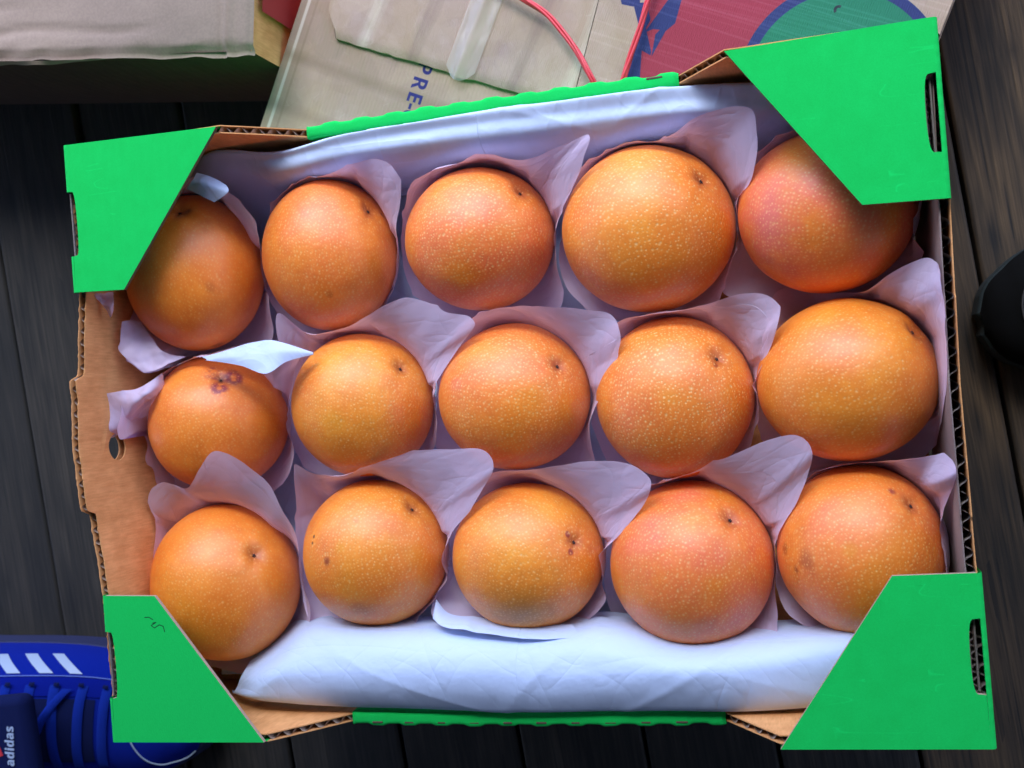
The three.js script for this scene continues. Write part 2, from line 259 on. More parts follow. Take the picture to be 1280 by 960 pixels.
// ------------------------------------------------------------------ the crate
const B = .11, H = .125, ZD = .1814;
const crate = thing('fruit_crate', [0, B, 0], 'green corrugated cardboard fruit crate, open at the top, filled with wrapped pears', 'crate');
const shapeOf = (pts, hole) => { const s = new THREE.Shape(pts.map((p) => new THREE.Vector2(p[0], p[1]))); if (hole) s.holes.push(new THREE.Path(hole.map((p) => new THREE.Vector2(p[0], p[1])))); return s; };
const oval = (cx, cy, rx, ry, n = 28) => Array.from({ length: n }, (_, i) => [cx + rx * Math.cos(-i / n * 6.2832), cy + ry * Math.sin(-i / n * 6.2832)]);
function liner(pts, t0, th, map, hole) { // one paper layer of a corrugated wall, (s, h) outline mapped into the place
  const g = new THREE.ExtrudeGeometry(shapeOf(pts, hole), { depth: th, bevelEnabled: false, curveSegments: 1 }); const P = g.attributes.position;
  for (let i = 0; i < P.count; i++) { const q = map(P.getX(i), P.getY(i), t0 + P.getZ(i)); P.setXYZ(i, q.x, q.y, q.z); }
  g.computeVertexNormals(); return g;
}
function panel(s0, s1, topH, h0, t, map, ns, nh, top = 0) { // one layer with its thin cut edge on top, as a net over (s, h)
  return grid(ns, nh + 1, (u, v) => { const s = lerp(s0, s1, u), k = Math.round(v * (nh + 1)), T = top || topH(s), h = lerp(h0, T, Math.min(1, k / nh)); const q = map(s, h, t + (k > nh ? .0007 : 0)); q.u = s; q.v = h; return q; });
}
function fluting(s0, s1, topH, t0, t1, map, pitch, depth) {
  const n = Math.ceil((s1 - s0) / pitch * 12), tm = (t0 + t1) / 2, am = (t1 - t0) / 2 - .0001;
  return grid(n, 1, (u, v) => { const s = lerp(s0, s1, u), w = Math.sin(s / pitch * 6.2832 + .6 * noise(s * 60, 1, 1)); return map(s, topH(s) - .0008 - .0008 * Math.abs(noise(s * 300, 2, 1)) - v * depth, tm + am * Math.sign(w) * Math.pow(Math.abs(w), .75)); });
}
const interp = (tab, x) => { for (let i = 1; i < tab.length; i++) if (x <= tab[i][0]) { const f = clamp((x - tab[i - 1][0]) / (tab[i][0] - tab[i - 1][0])); return lerp(tab[i - 1][1], tab[i][1], f); } return tab[tab.length - 1][1]; };
const fine = (pts, d = .006) => { const o = []; pts.forEach((p, i) => { const q = pts[(i + 1) % pts.length], n = Math.max(1, Math.round(Math.hypot(q[0] - p[0], q[1] - p[1]) / d)); for (let k = 0; k < n; k++) o.push([lerp(p[0], q[0], k / n), lerp(p[1], q[1], k / n)]); }); return o; };

{ // end walls: t runs outwards from the inner face
  const leanL = [[-.182, .006], [-.092, .0072], [-.044, .0128], [0, .0150], [.039, .0132], [.092, .008], [.182, .006]];
  const mapL = (s, h, t) => new THREE.Vector3(-(.2388 + t + h / .12 * interp(leanL, s)), B + h, s);
  const leanR = [[-.182, .003], [-.09, .0006], [0, -.0016], [.09, -.0008], [.182, .003]];
  const mapR = (s, h, t) => new THREE.Vector3(.2432 + t + h / .12 * interp(leanR, s), B + h, s);
  const topL = (s) => .1195 + .0067 * step(-.043, -.0395, s) * (1 - step(.0395, .043, s)) - .0009 * Math.abs(noise(s * 140, 4, 4)) - .0007 * Math.abs(noise(s * 420, 1, 4)), topR = (s) => s < -.043 ? .1185 : s < .068 ? .1205 : .1188;
  const hs = [-.013, .020], hh = [.080, .107];
  const leaf = (t) => [panel(-.179, hs[0], topL, .001, t, mapL, 120, 14), panel(hs[1], .179, topL, .001, t, mapL, 120, 14), panel(hs[0], hs[1], topL, .001, t, mapL, 12, 10, hh[0]), panel(hs[0], hs[1], topL, hh[1], t, mapL, 12, 4),
    liner(fine([[hs[0], hh[0]], [hs[1], hh[0]], [hs[1], hh[1]], [hs[0], hh[1]]]), t, .0007, mapL, oval(.0035, .0935, .0085, .0075))];
  const wl = put(crate, 'end_wall', merge(leaf(0)), kraft);
  put(wl, 'outer_face', merge(leaf(.0043)), kraft); put(wl, 'fluting', fluting(-.179, .179, topL, .0007, .0043, mapL, .0072, .02), kraftEdge);
  const wr = put(crate, 'end_wall', panel(-.179, .179, topR, .001, 0, mapR, 200, 14), kraftPink);
  put(wr, 'outer_face', panel(-.093, .096, topR, .001, .0050, mapR, 200, 14), kraft); put(wr, 'fluting', fluting(-.179, .179, topR, .0008, .0050, mapR, .0092, .02), kraftPale);

  // long walls, low in the middle, rising to the corners
  const sideWall = (sg, xl0, xl1, xr1, xr0) => {
    const map = (s, h, t) => new THREE.Vector3(s, B + h, sg * (.1765 + t + h / .082 * .0012 * Math.max(0, 1 - (s / .15) ** 2)));
    const out = fine([[-.246, .001], [.246, .001], [.246, .1205], [xr0, .1205], [xr1, .079], [xl1, .079], [xl0, .1205], [-.246, .1205]]);
    const top = (s) => s < xl0 ? .1205 : s < xl1 ? lerp(.1205, .080, (s - xl0) / (xl1 - xl0)) : s < xr1 ? .079 : s < xr0 ? lerp(.080, .1205, (s - xr1) / (xr0 - xr1)) : .1205;
    const w = put(crate, 'side_wall', liner(out, 0, .0007, map), kraft);
    put(w, 'outer_face', liner(out, .0042, .0006, map), kraft); put(w, 'printed_face', liner(fine([[-.243, .001], [.243, .001], [.243, .118], [xr0 + .001, .118], [xr1 + .001, .0765], [xl1 - .001, .0765], [xl0 - .001, .118], [-.243, .118]]), .0048, .0004, map), green); put(w, 'fluting', fluting(-.24, .24, top, .0007, .0042, map, .0070, .016), kraftEdge);
    // folded-over rim with the bulges of its crease cuts
    const pitch = .0205, n = 460;
    const rim = grid(n, 18, (u, v) => {
      const s = lerp(xl1 - .001, xr1 + .001, u), f = s / pitch - Math.floor(s / pitch), b = step(.08, .28, f) * (1 - step(.55, .78, f)), a = v * Math.PI, ends = Math.min(1, Math.min(u, 1 - u) * n / 5);
      const w2 = .0038 + .0003 * noise(s * 90, 1, 4), c = -Math.cos(a), out2 = c > 0 ? b * .0013 * c : 0, drop = v < .12 ? (.12 - v) * .06 : v > .88 ? (v - .88) * .12 : 0;
      const y = .079 + .0035 * Math.pow(Math.sin(a), .6) * (.6 + .4 * ends) - drop + .0004 * noise(s * 60, 3, 2);
      const q = new THREE.Vector3(s, B + y, sg * (.1765 + .0024 + .0013 * Math.max(0, 1 - (s / .15) ** 2) + w2 * c * Math.pow(Math.abs(c), -.25) + out2)); q.u = s; q.v = v * .02; return q;
    });
    const r = put(crate, 'folded_rim', rim, green);
    const slit = (s, l) => { const g = new THREE.CapsuleGeometry(.0006, l, 4, 8); g.rotateZ(Math.PI / 2); g.scale(1, .6, 1); g.translate(s, B + .0823, sg * (.1765 + .0024 + .0013 * Math.max(0, 1 - (s / .15) ** 2) + .0022)); return g; };
    const dark = M({ color: new THREE.Color(.10, .07, .045), roughness: .95 });
    if (sg > 0) for (let k = -5; k <= 4; k++) put(r, 'crease_slit', slit((k + .43) * pitch, .0048 + .001 * noise(k, 3, 3)), dark);
    else put(r, 'crease_slit', slit(.104, .008), dark);
  };
  sideWall(-1, -.1465, -.1086, .1164, .1455); sideWall(1, -.1476, -.1093, .1145, .1461);
  put(crate, 'base', boxAt(.482, .004, .352, 0, B + .003, 0), kraft);

  // four corner flaps folded over from the end walls
  const inkCv = document.createElement('canvas'); inkCv.width = inkCv.height = 1024;
  { const c = inkCv.getContext('2d'); reseed(9); c.fillStyle = 'rgb(10,191,80)'; c.fillRect(0, 0, 1024, 1024);
    for (let i = 0; i < 26000; i++) { c.fillStyle = rnd() < .5 ? 'rgba(40,220,120,.10)' : 'rgba(0,110,40,.10)'; c.fillRect(rnd() * 1024, rnd() * 1024, 1 + rnd() * 3, 1 + rnd() * 3); }
    const P = (p) => [(p[0] + .26) / .12 * 1024, (p[2] - .08) / .12 * 1024];
    c.strokeStyle = 'rgba(12,40,26,.85)'; c.lineWidth = 4.5; c.lineCap = 'round'; c.lineJoin = 'round';
    const st = (l) => { c.beginPath(); l.forEach((p, i) => i ? c.lineTo(...P(p)) : c.moveTo(...P(p))); c.stroke(); };
    st([[-0.2196, 0.235, 0.1055], [-0.2168, 0.235, 0.1054], [-0.2143, 0.235, 0.1069]]); st([[-0.2123, 0.235, 0.1086], [-0.2157, 0.235, 0.1104], [-0.2136, 0.235, 0.1119], [-0.2102, 0.235, 0.1101], [-0.2076, 0.235, 0.1111], [-0.2069, 0.235, 0.1144]]); st([[-0.2147, 0.235, 0.109], [-0.2123, 0.235, 0.1086]]);
  }
  const inkTex = canvasTex(inkCv); const inkGreen = M({ map: inkTex, bumpMap: boardBump, bumpScale: .0002, roughness: .92, specularIntensity: .5 });
  const pads = [
    { c: [[-.2505, -.182], [-.1465, -.1797], [-.2157, -.0912], [-.2515, -.0927]], slot: [-.1536, -.1145], sx: -1, sz: -1, open: true },
    { c: [[.2495, -.1807], [.1455, -.1792], [.2073, -.0924], [.2495, -.0910]], slot: [-.1535, -.114], sx: 1, sz: -1 },
    { c: [[-.2495, .1807], [-.1476, .1803], [-.2119, .0928], [-.2485, .0917]], slot: [.1137, .154], sx: -1, sz: 1, open: true, ink: true },
    { c: [[.2505, .182], [.1461, .1827], [.2075, .0947], [.2499, .0945]], slot: [.1170, .155], sx: 1, sz: 1 },
  ];
  for (const p of pads) {
    const r = .0028, [A, b, c, d] = p.c, sx = p.sx, [z0, z1] = p.slot, zz = [Math.min(A[1], d[1]), Math.max(A[1], d[1])];
    const xe = (z) => lerp(A[0], d[0], (z - A[1]) / (d[1] - A[1])) - sx * r;                       // where the flat part ends
    const so = z0 < z1 ? [z0, z1] : [z1, z0], dp = p.open ? .0042 : .0062;
    const notch = []; for (let i = 0; i <= 16; i++) { const a = i / 16 * Math.PI, ww = (so[1] - so[0]) / 2; const k = Math.sin(a), e = Math.pow(k, .28); notch.push([xe(so[0] + ww) - sx * dp * e, (so[0] + so[1]) / 2 - Math.cos(a) * ww]); }
    const dir = d[1] > A[1] ? notch : notch.slice().reverse();                                     // from A's end to d's end
    const outl = [[xe(A[1]), A[1]], ...dir, [xe(d[1]), d[1]], c, b];
    const sh = shapeOf(outl.map(([x, z]) => [x, -z]));
    const th = .0026;
    const g = new THREE.ExtrudeGeometry(sh, { depth: th, bevelEnabled: false });
    g.rotateX(-Math.PI / 2); g.translate(0, B + H - th, 0);
    if (p.ink) { const U = g.attributes.uv, P = g.attributes.position; for (let i = 0; i < U.count; i++) U.setXY(i, (P.getX(i) + .26) / .12, 1 - (P.getZ(i) - .08) / .12); }
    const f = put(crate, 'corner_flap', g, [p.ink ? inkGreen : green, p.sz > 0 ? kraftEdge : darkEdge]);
    if (p.ink) f.userData.label = 'corner flap with a handwritten number in dark ink';
    // fold and the panel that comes up the outside
    const segs = p.open ? [[zz[0], so[0]], [so[1], zz[1]]] : [zz];
    const fold = segs.map(([a, e]) => grid(14, 10, (u, v) => { const z = lerp(a, e, u), an = v * Math.PI / 2, x = xe(z) + sx * r * Math.sin(an) * 1.0; const q = new THREE.Vector3(x, B + H - r + r * Math.cos(an), z); q.u = z; q.v = v * .004; return q; }));
    const panel = segs.map(([a, e]) => grid(10, 12, (u, v) => { const z = lerp(a, e, u); const q = new THREE.Vector3(xe(z) + sx * r - sx * .003 * v, B + H - r - v * .118, z); q.u = z; q.v = v * .12; return q; }));
    if (p.open) panel.push(grid(10, 6, (u, v) => { const z = lerp(so[0], so[1], u); return new THREE.Vector3(xe(z) + sx * (r - .0012) - sx * .003 * v, B + H - .02 - v * .1, z); }));
    else panel.push(grid(20, 2, (u, v) => { const z = lerp(so[0] - .002, so[1] + .002, u); return new THREE.Vector3(xe(z) + sx * .0002, B + H - .0004 - v * .003, z); }));
    for (const q of fold) put(f, 'fold', q, green); for (const q of panel) put(f, 'outer_panel', q, green);
    // long side skirt of the corner
    put(f, 'side_panel', grid(20, 8, (u, v) => { const x = lerp(A[0], b[0], u), z = lerp(A[1], b[1], u); const q = new THREE.Vector3(x, B + H - .0036 - v * .11, z + p.sz * .0004); q.u = x; q.v = v * .12; return q; }), green);
    // the cut board ends that show inside the hand slot
    const zs = so, xm = xe((so[0] + so[1]) / 2) - sx * .0004;
    const sl = (x, w) => boxAt(w, .012, zs[1] - zs[0] - .001, x, B + H - .0105, (zs[0] + zs[1]) / 2);
    put(f, 'slot_edge', merge([sl(xm - sx * (p.open ? .0034 : .0052), .0008), sl(xm - sx * .0022, .0008), ...(p.open ? [sl(xm + sx * (r - .0002), .0009)] : [])]), kraftPale);
    put(f, 'slot_fluting', grid(100, 1, (u, v) => { const z = lerp(zs[0], zs[1], u); return new THREE.Vector3(xm - sx * (p.open ? -.0006 : .0036) + .0014 * Math.sin(z / .0066 * 6.2832), B + H - .0052 - v * .012, z); }), kraftPale);
  }
}

// ------------------------------------------------------------------ white liner papers along the two long walls
const crease = (k) => (p, u, v) => k * (.75 * fbm(p.x * 16, p.y * 16, p.z * 16, 3) + .35 * Math.pow(Math.max(0, ridge(p.x * 13 + p.z * 22, p.z * 9 - p.x * 4, 2.5)), 6) + .3 * Math.pow(Math.max(0, ridge(p.x * 9 - p.z * 26, p.z * 12, 7.5)), 8)) * Math.min(1, Math.min(v, 1 - v) * 8 + .25);
{
  const up = put(scene, 'liner_paper', sheet([
    [[-0.2034, 0.17, -0.1753], [-0.1786, 0.181, -0.1754], [-0.1406, 0.171, -0.1754], [-0.0888, 0.183, -0.1754], [-0.0314, 0.184, -0.1753], [0.0233, 0.184, -0.1755], [0.0759, 0.185, -0.1754], [0.1216, 0.184, -0.1755], [0.1567, 0.174, -0.1755], [0.2003, 0.17, -0.1728]],
    [[-0.2026, 0.172, -0.1707], [-0.1718, 0.193, -0.1755], [-0.1301, 0.193, -0.1701], [-0.0833, 0.196, -0.1746], [-0.027, 0.197, -0.1754], [0.0266, 0.197, -0.1755], [0.0781, 0.198, -0.1753], [0.1227, 0.196, -0.1743], [0.1573, 0.194, -0.1715], [0.1994, 0.19, -0.1672]],
    [[-0.2032, 0.17, -0.1648], [-0.1705, 0.188, -0.1712], [-0.1309, 0.192, -0.1659], [-0.0846, 0.194, -0.1689], [-0.0281, 0.195, -0.1698], [0.0258, 0.196, -0.1689], [0.0772, 0.196, -0.1677], [0.122, 0.195, -0.1666], [0.1565, 0.192, -0.1633], [0.1988, 0.188, -0.1591]],
    [[-0.2049, 0.162, -0.1589], [-0.1689, 0.178, -0.1635], [-0.1309, 0.188, -0.1582], [-0.0861, 0.192, -0.1617], [-0.0291, 0.194, -0.1616], [0.0246, 0.194, -0.1602], [0.0762, 0.194, -0.1596], [0.1213, 0.194, -0.1589], [0.1558, 0.188, -0.1554], [0.1984, 0.182, -0.1517]],
    [[-0.2103, 0.146, -0.15], [-0.1738, 0.156, -0.1518], [-0.1382, 0.168, -0.15], [-0.0916, 0.178, -0.1549], [-0.0353, 0.178, -0.1532], [0.0199, 0.178, -0.1524], [0.0727, 0.178, -0.1512], [0.1192, 0.178, -0.1525], [0.1545, 0.172, -0.1485], [0.1986, 0.16, -0.1472]],
    [[-0.2174, 0.126, -0.1323], [-0.1814, 0.13, -0.1279], [-0.1608, 0.132, -0.1336], [-0.1125, 0.134, -0.1439], [-0.0509, 0.134, -0.1444], [0.0079, 0.134, -0.1424], [0.0643, 0.134, -0.1405], [0.1142, 0.134, -0.1442], [0.152, 0.134, -0.1369], [0.1982, 0.132, -0.1338]]], 200, 60, crease(.0022)), linerPaper);
  tag(up, 'long white tissue sheet draped from the crate rim nearest the red print', 'liner paper');
  const dn = put(scene, 'liner_paper', sheet([
    [[-0.2096, 0.158, 0.171], [-0.1904, 0.17, 0.1709], [-0.1666, 0.18, 0.1711], [-0.1167, 0.188, 0.173], [-0.0588, 0.19, 0.1746], [-0.0033, 0.193, 0.1752], [0.049, 0.193, 0.1754], [0.0947, 0.192, 0.1753], [0.1389, 0.189, 0.1755], [0.195, 0.18, 0.174]],
    [[-0.1983, 0.176, 0.168], [-0.1795, 0.19, 0.1671], [-0.1594, 0.194, 0.169], [-0.1131, 0.196, 0.1706], [-0.0559, 0.198, 0.1717], [-0.0016, 0.199, 0.1729], [0.0502, 0.199, 0.1731], [0.0956, 0.199, 0.1728], [0.1394, 0.198, 0.1719], [0.1948, 0.194, 0.1663]],
    [[-0.1929, 0.18, 0.1628], [-0.1735, 0.194, 0.161], [-0.1528, 0.2, 0.1594], [-0.1086, 0.204, 0.1586], [-0.0521, 0.206, 0.1594], [0.0012, 0.206, 0.1607], [0.0524, 0.206, 0.161], [0.0973, 0.206, 0.1604], [0.1405, 0.204, 0.1604], [0.1955, 0.198, 0.1539]],
    [[-0.1896, 0.182, 0.1571], [-0.1678, 0.195, 0.1527], [-0.1471, 0.201, 0.1483], [-0.1071, 0.205, 0.1458], [-0.0507, 0.207, 0.1459], [0.0025, 0.207, 0.1475], [0.0536, 0.207, 0.1481], [0.0983, 0.207, 0.1486], [0.1415, 0.205, 0.1471], [0.1964, 0.198, 0.141]],
    [[-0.1874, 0.18, 0.1526], [-0.1592, 0.19, 0.1442], [-0.142, 0.194, 0.1379], [-0.1091, 0.198, 0.134], [-0.0521, 0.2, 0.1345], [0.0016, 0.2, 0.1363], [0.0533, 0.2, 0.1372], [0.0979, 0.198, 0.1421], [0.1419, 0.198, 0.1401], [0.1973, 0.192, 0.1347]],
    [[-0.1884, 0.17, 0.149], [-0.1627, 0.174, 0.138], [-0.1418, 0.178, 0.1293], [-0.1153, 0.182, 0.1264], [-0.057, 0.184, 0.1282], [-0.0021, 0.184, 0.1322], [0.0512, 0.184, 0.1295], [0.0967, 0.182, 0.1379], [0.1416, 0.182, 0.1369], [0.1982, 0.178, 0.1327]],
    [[-0.1977, 0.14, 0.1426], [-0.1783, 0.142, 0.135], [-0.1574, 0.144, 0.1264], [-0.1306, 0.146, 0.1256], [-0.0699, 0.146, 0.1281], [-0.0117, 0.146, 0.132], [0.0447, 0.146, 0.1284], [0.0932, 0.146, 0.1369], [0.1406, 0.146, 0.136], [0.2, 0.144, 0.1341]]], 200, 60, crease(.0020)), linerPaper);
  put(dn, 'torn_ply', sheet([[[-0.0578, 0.17, 0.1131], [-0.0457, 0.176, 0.121], [-0.0228, 0.178, 0.123], [0.0042, 0.18, 0.1271], [0.0286, 0.178, 0.1281]], [[-0.0565, 0.178, 0.1173], [-0.0446, 0.186, 0.1226], [-0.0189, 0.189, 0.1254], [0.0065, 0.19, 0.129], [0.0325, 0.186, 0.1296]], [[-0.0562, 0.183, 0.1216], [-0.0446, 0.193, 0.1249], [-0.0159, 0.197, 0.1283], [0.0073, 0.198, 0.1318], [0.0364, 0.192, 0.132]]], 60, 12, (p) => .0007 * noise(p.x * 120, p.z * 120, 4)), linerPaper);
  tag(dn, 'long white tissue roll tucked along the crate wall nearest the floor planks', 'liner paper');
  const base = put(scene, 'liner_paper', grid(120, 90, (u, v) => { const z = lerp(-.168, .168, v), x = lerp(-.232, .075 + .02 * noise(z * 30, 1, 1), u); return new THREE.Vector3(x, B + .0085 + .004 * Math.abs(fbm(x * 28, z * 28, 6, 4)) + .012 * (step(.85, 1, Math.abs(2 * v - 1))), z); }), linerPaper);
  tag(base, 'thin tissue sheet spread under the pears on the crate bottom', 'liner paper');
}

// ------------------------------------------------------------------ pears
const PEARS = [
  { at: [-0.204, 0.171, -0.1043], size: [0.0434, 0.0454, 0.0505], calyx: [0.206, 0.650, -0.731], yellow: 0.20, pink: 0.10, marks: [[0.634, 0.725, 0.270, 0.065, 1, 0.20], [0.322, 0.610, -0.724, 0.054, 1, 0.60], [0.297, 0.060, 0.953, 0.075, 1, 0.60], [0.889, -0.034, -0.456, 0.054, 1, 0.30]] },
  { at: [-0.1122, 0.164, -0.1072], size: [0.0424, 0.0437, 0.0479], calyx: [0.817, 0.308, -0.487], yellow: 0.30, pink: 0.25, marks: [[0.893, 0.042, -0.448, 0.044, 1, 0.70], [0.278, 0.762, 0.585, 0.055, 1, 0.25], [0.870, 0.406, 0.279, 0.197, 2, 0.50]] },
  { at: [-0.0129, 0.164, -0.1065], size: [0.0457, 0.0434, 0.0438], calyx: [0.734, 0.437, -0.519], yellow: 0.25, pink: 0.40, marks: [[0.644, 0.749, -0.157, 0.234, 2, 0.70], [0.814, 0.506, 0.284, 0.213, 3, 0.40]] },
  { at: [0.0907, 0.168, -0.1004], size: [0.0505, 0.0481, 0.0487], calyx: [0.730, 0.519, -0.445], yellow: 0.65, pink: 0.15, marks: [[-0.114, 0.820, 0.561, 0.275, 2, 0.50], [0.413, 0.776, 0.477, 0.229, 2, 0.50], [-0.599, 0.592, 0.539, 0.275, 3, 0.50]] },
  { at: [0.1911, 0.173, -0.0985], size: [0.0486, 0.0455, 0.0452], calyx: [0.697, 0.680, -0.228], yellow: 0.20, pink: 0.80, marks: [[-0.639, 0.753, 0.159, 0.324, 3, 0.90], [-0.338, 0.567, 0.751, 0.278, 3, 0.60], [0.181, 0.817, 0.547, 0.370, 2, 0.40]] },
  { at: [-0.1998, 0.164, -0.0065], size: [0.0453, 0.0434, 0.0443], calyx: [0.425, 0.638, -0.642], yellow: 0.15, pink: 0.10, marks: [[0.290, 0.602, -0.744, 0.091, 4, 0.80], [0.557, 0.514, -0.653, 0.102, 4, 0.90], [0.443, 0.740, -0.507, 0.091, 4, 0.90], [0.425, 0.638, -0.642, 0.045, 0, 0.50]] },
  { at: [-0.098, 0.164, -0.0107], size: [0.0447, 0.0436, 0.0452], calyx: [0.780, 0.414, -0.469], yellow: 0.75, pink: 0.10, marks: [[0.122, 0.637, -0.761, 0.087, 2, 0.90], [-0.280, 0.750, -0.599, 0.066, 2, 0.80], [-0.291, 0.941, -0.175, 0.131, 2, 0.70], [0.436, 0.883, -0.173, 0.175, 2, 0.60], [-0.010, 0.987, 0.162, 0.153, 2, 0.60], [0.770, 0.625, 0.127, 0.197, 3, 0.30]] },
  { at: [0.0009, 0.164, -0.0085], size: [0.0464, 0.0441, 0.0445], calyx: [0.754, 0.536, -0.379], yellow: 0.45, pink: 0.20, marks: [[-0.547, 0.803, -0.238, 0.104, 3, 0.50], [0.374, 0.894, 0.247, 0.271, 2, 0.30]] },
  { at: [0.0981, 0.166, -0.0009], size: [0.046, 0.0453, 0.0474], calyx: [0.645, 0.614, -0.455], yellow: 0.50, pink: 0.25, marks: [[0.048, 0.997, -0.057, 0.137, 2, 0.80], [0.625, 0.686, -0.372, 0.039, 1, 0.80], [-0.454, 0.820, 0.348, 0.293, 3, 0.40], [0.266, 0.964, 0.015, 0.293, 2, 0.40]] },
  { at: [0.1956, 0.172, -0.0039], size: [0.0495, 0.0461, 0.0456], calyx: [0.749, 0.386, -0.538], yellow: 0.55, pink: 0.10, marks: [[-0.489, 0.783, -0.385, 0.201, 2, 0.60], [-0.631, 0.759, -0.162, 0.183, 2, 0.60], [0.008, 0.902, -0.431, 0.274, 3, 0.30]] },
  { at: [-0.2028, 0.166, 0.0978], size: [0.0483, 0.048, 0.0508], calyx: [0.749, 0.515, -0.417], yellow: 0.35, pink: 0.05, marks: [[0.047, 0.989, 0.140, 0.226, 2, 0.30]] },
  { at: [-0.0974, 0.164, 0.0827], size: [0.0457, 0.0443, 0.0457], calyx: [0.721, 0.299, -0.625], yellow: 0.70, pink: 0.10, marks: [[-0.333, 0.942, -0.040, 0.054, 1, 0.80], [-0.564, 0.749, -0.348, 0.022, 0, 0.70], [-0.587, 0.765, -0.265, 0.022, 0, 0.70], [-0.113, 0.968, -0.225, 0.075, 2, 0.90], [0.760, 0.648, -0.055, 0.215, 2, 0.90], [0.024, 0.789, 0.614, 0.129, 1, 0.30], [0.084, 0.828, -0.554, 0.054, 1, 0.25]] },
  { at: [0.0015, 0.164, 0.089], size: [0.0464, 0.0443, 0.045], calyx: [0.784, 0.568, -0.252], yellow: 0.60, pink: 0.05, marks: [[0.700, 0.614, -0.366, 0.031, 4, 0.65], [0.733, 0.667, -0.136, 0.036, 4, 0.65], [0.507, 0.642, -0.576, 0.145, 2, 0.60], [0.585, 0.798, 0.144, 0.166, 2, 0.50], [0.040, 0.808, 0.588, 0.435, 5, 0.50]] },
  { at: [0.1002, 0.166, 0.0966], size: [0.0473, 0.0463, 0.0482], calyx: [0.579, 0.558, -0.595], yellow: 0.20, pink: 0.60, marks: [[0.646, 0.750, -0.142, 0.248, 3, 0.30], [-0.292, 0.772, 0.564, 0.381, 2, 0.30], [0.219, 0.951, 0.218, 0.381, 2, 0.35]] },
  { at: [0.1957, 0.17, 0.0917], size: [0.0457, 0.0452, 0.0475], calyx: [0.611, 0.542, -0.577], yellow: 0.40, pink: 0.30, marks: [[0.382, 0.560, -0.735, 0.047, 4, 0.70], [0.835, 0.129, -0.535, 0.047, 4, 0.60], [-0.893, 0.435, -0.112, 0.075, 1, 0.50], [-0.647, 0.762, -0.027, 0.103, 1, 0.42], [-0.777, 0.620, 0.103, 0.047, 1, 0.70], [-0.157, 0.976, -0.151, 0.084, 2, 0.70], [0.116, 0.992, 0.050, 0.206, 2, 0.50], [0.350, 0.931, -0.107, 0.131, 2, 0.30]] }
];
const SKIN = [[.12, .07, .06], [.55, .22, .06], [.93, .58, .10], [.88, .42, .42], [.52, .15, .20], [.66, .47, .14]];   // calyx, scar, yellow, pink, bruise, olive
function pearQuat(p) { return new THREE.Quaternion().setFromUnitVectors(new THREE.Vector3(0, 1, 0), V(p.calyx)); }
function pearRadius(d, th, k) { // unit-sphere radius; d local direction, th angle from the calyx
  return 1 + .022 * fbm(d.x * 1.6 + k * 7, d.y * 1.6, d.z * 1.6, 2) + .004 * fbm(d.x * 6, d.y * 6 + k, d.z * 6, 2) - .055 * Math.exp(-((th / .12) ** 2)) - .014 * Math.exp(-((th / .4) ** 2)) + .004 * Math.cos(5 * Math.atan2(d.z, d.x)) * Math.exp(-(((th - .3) / .25) ** 2));
}
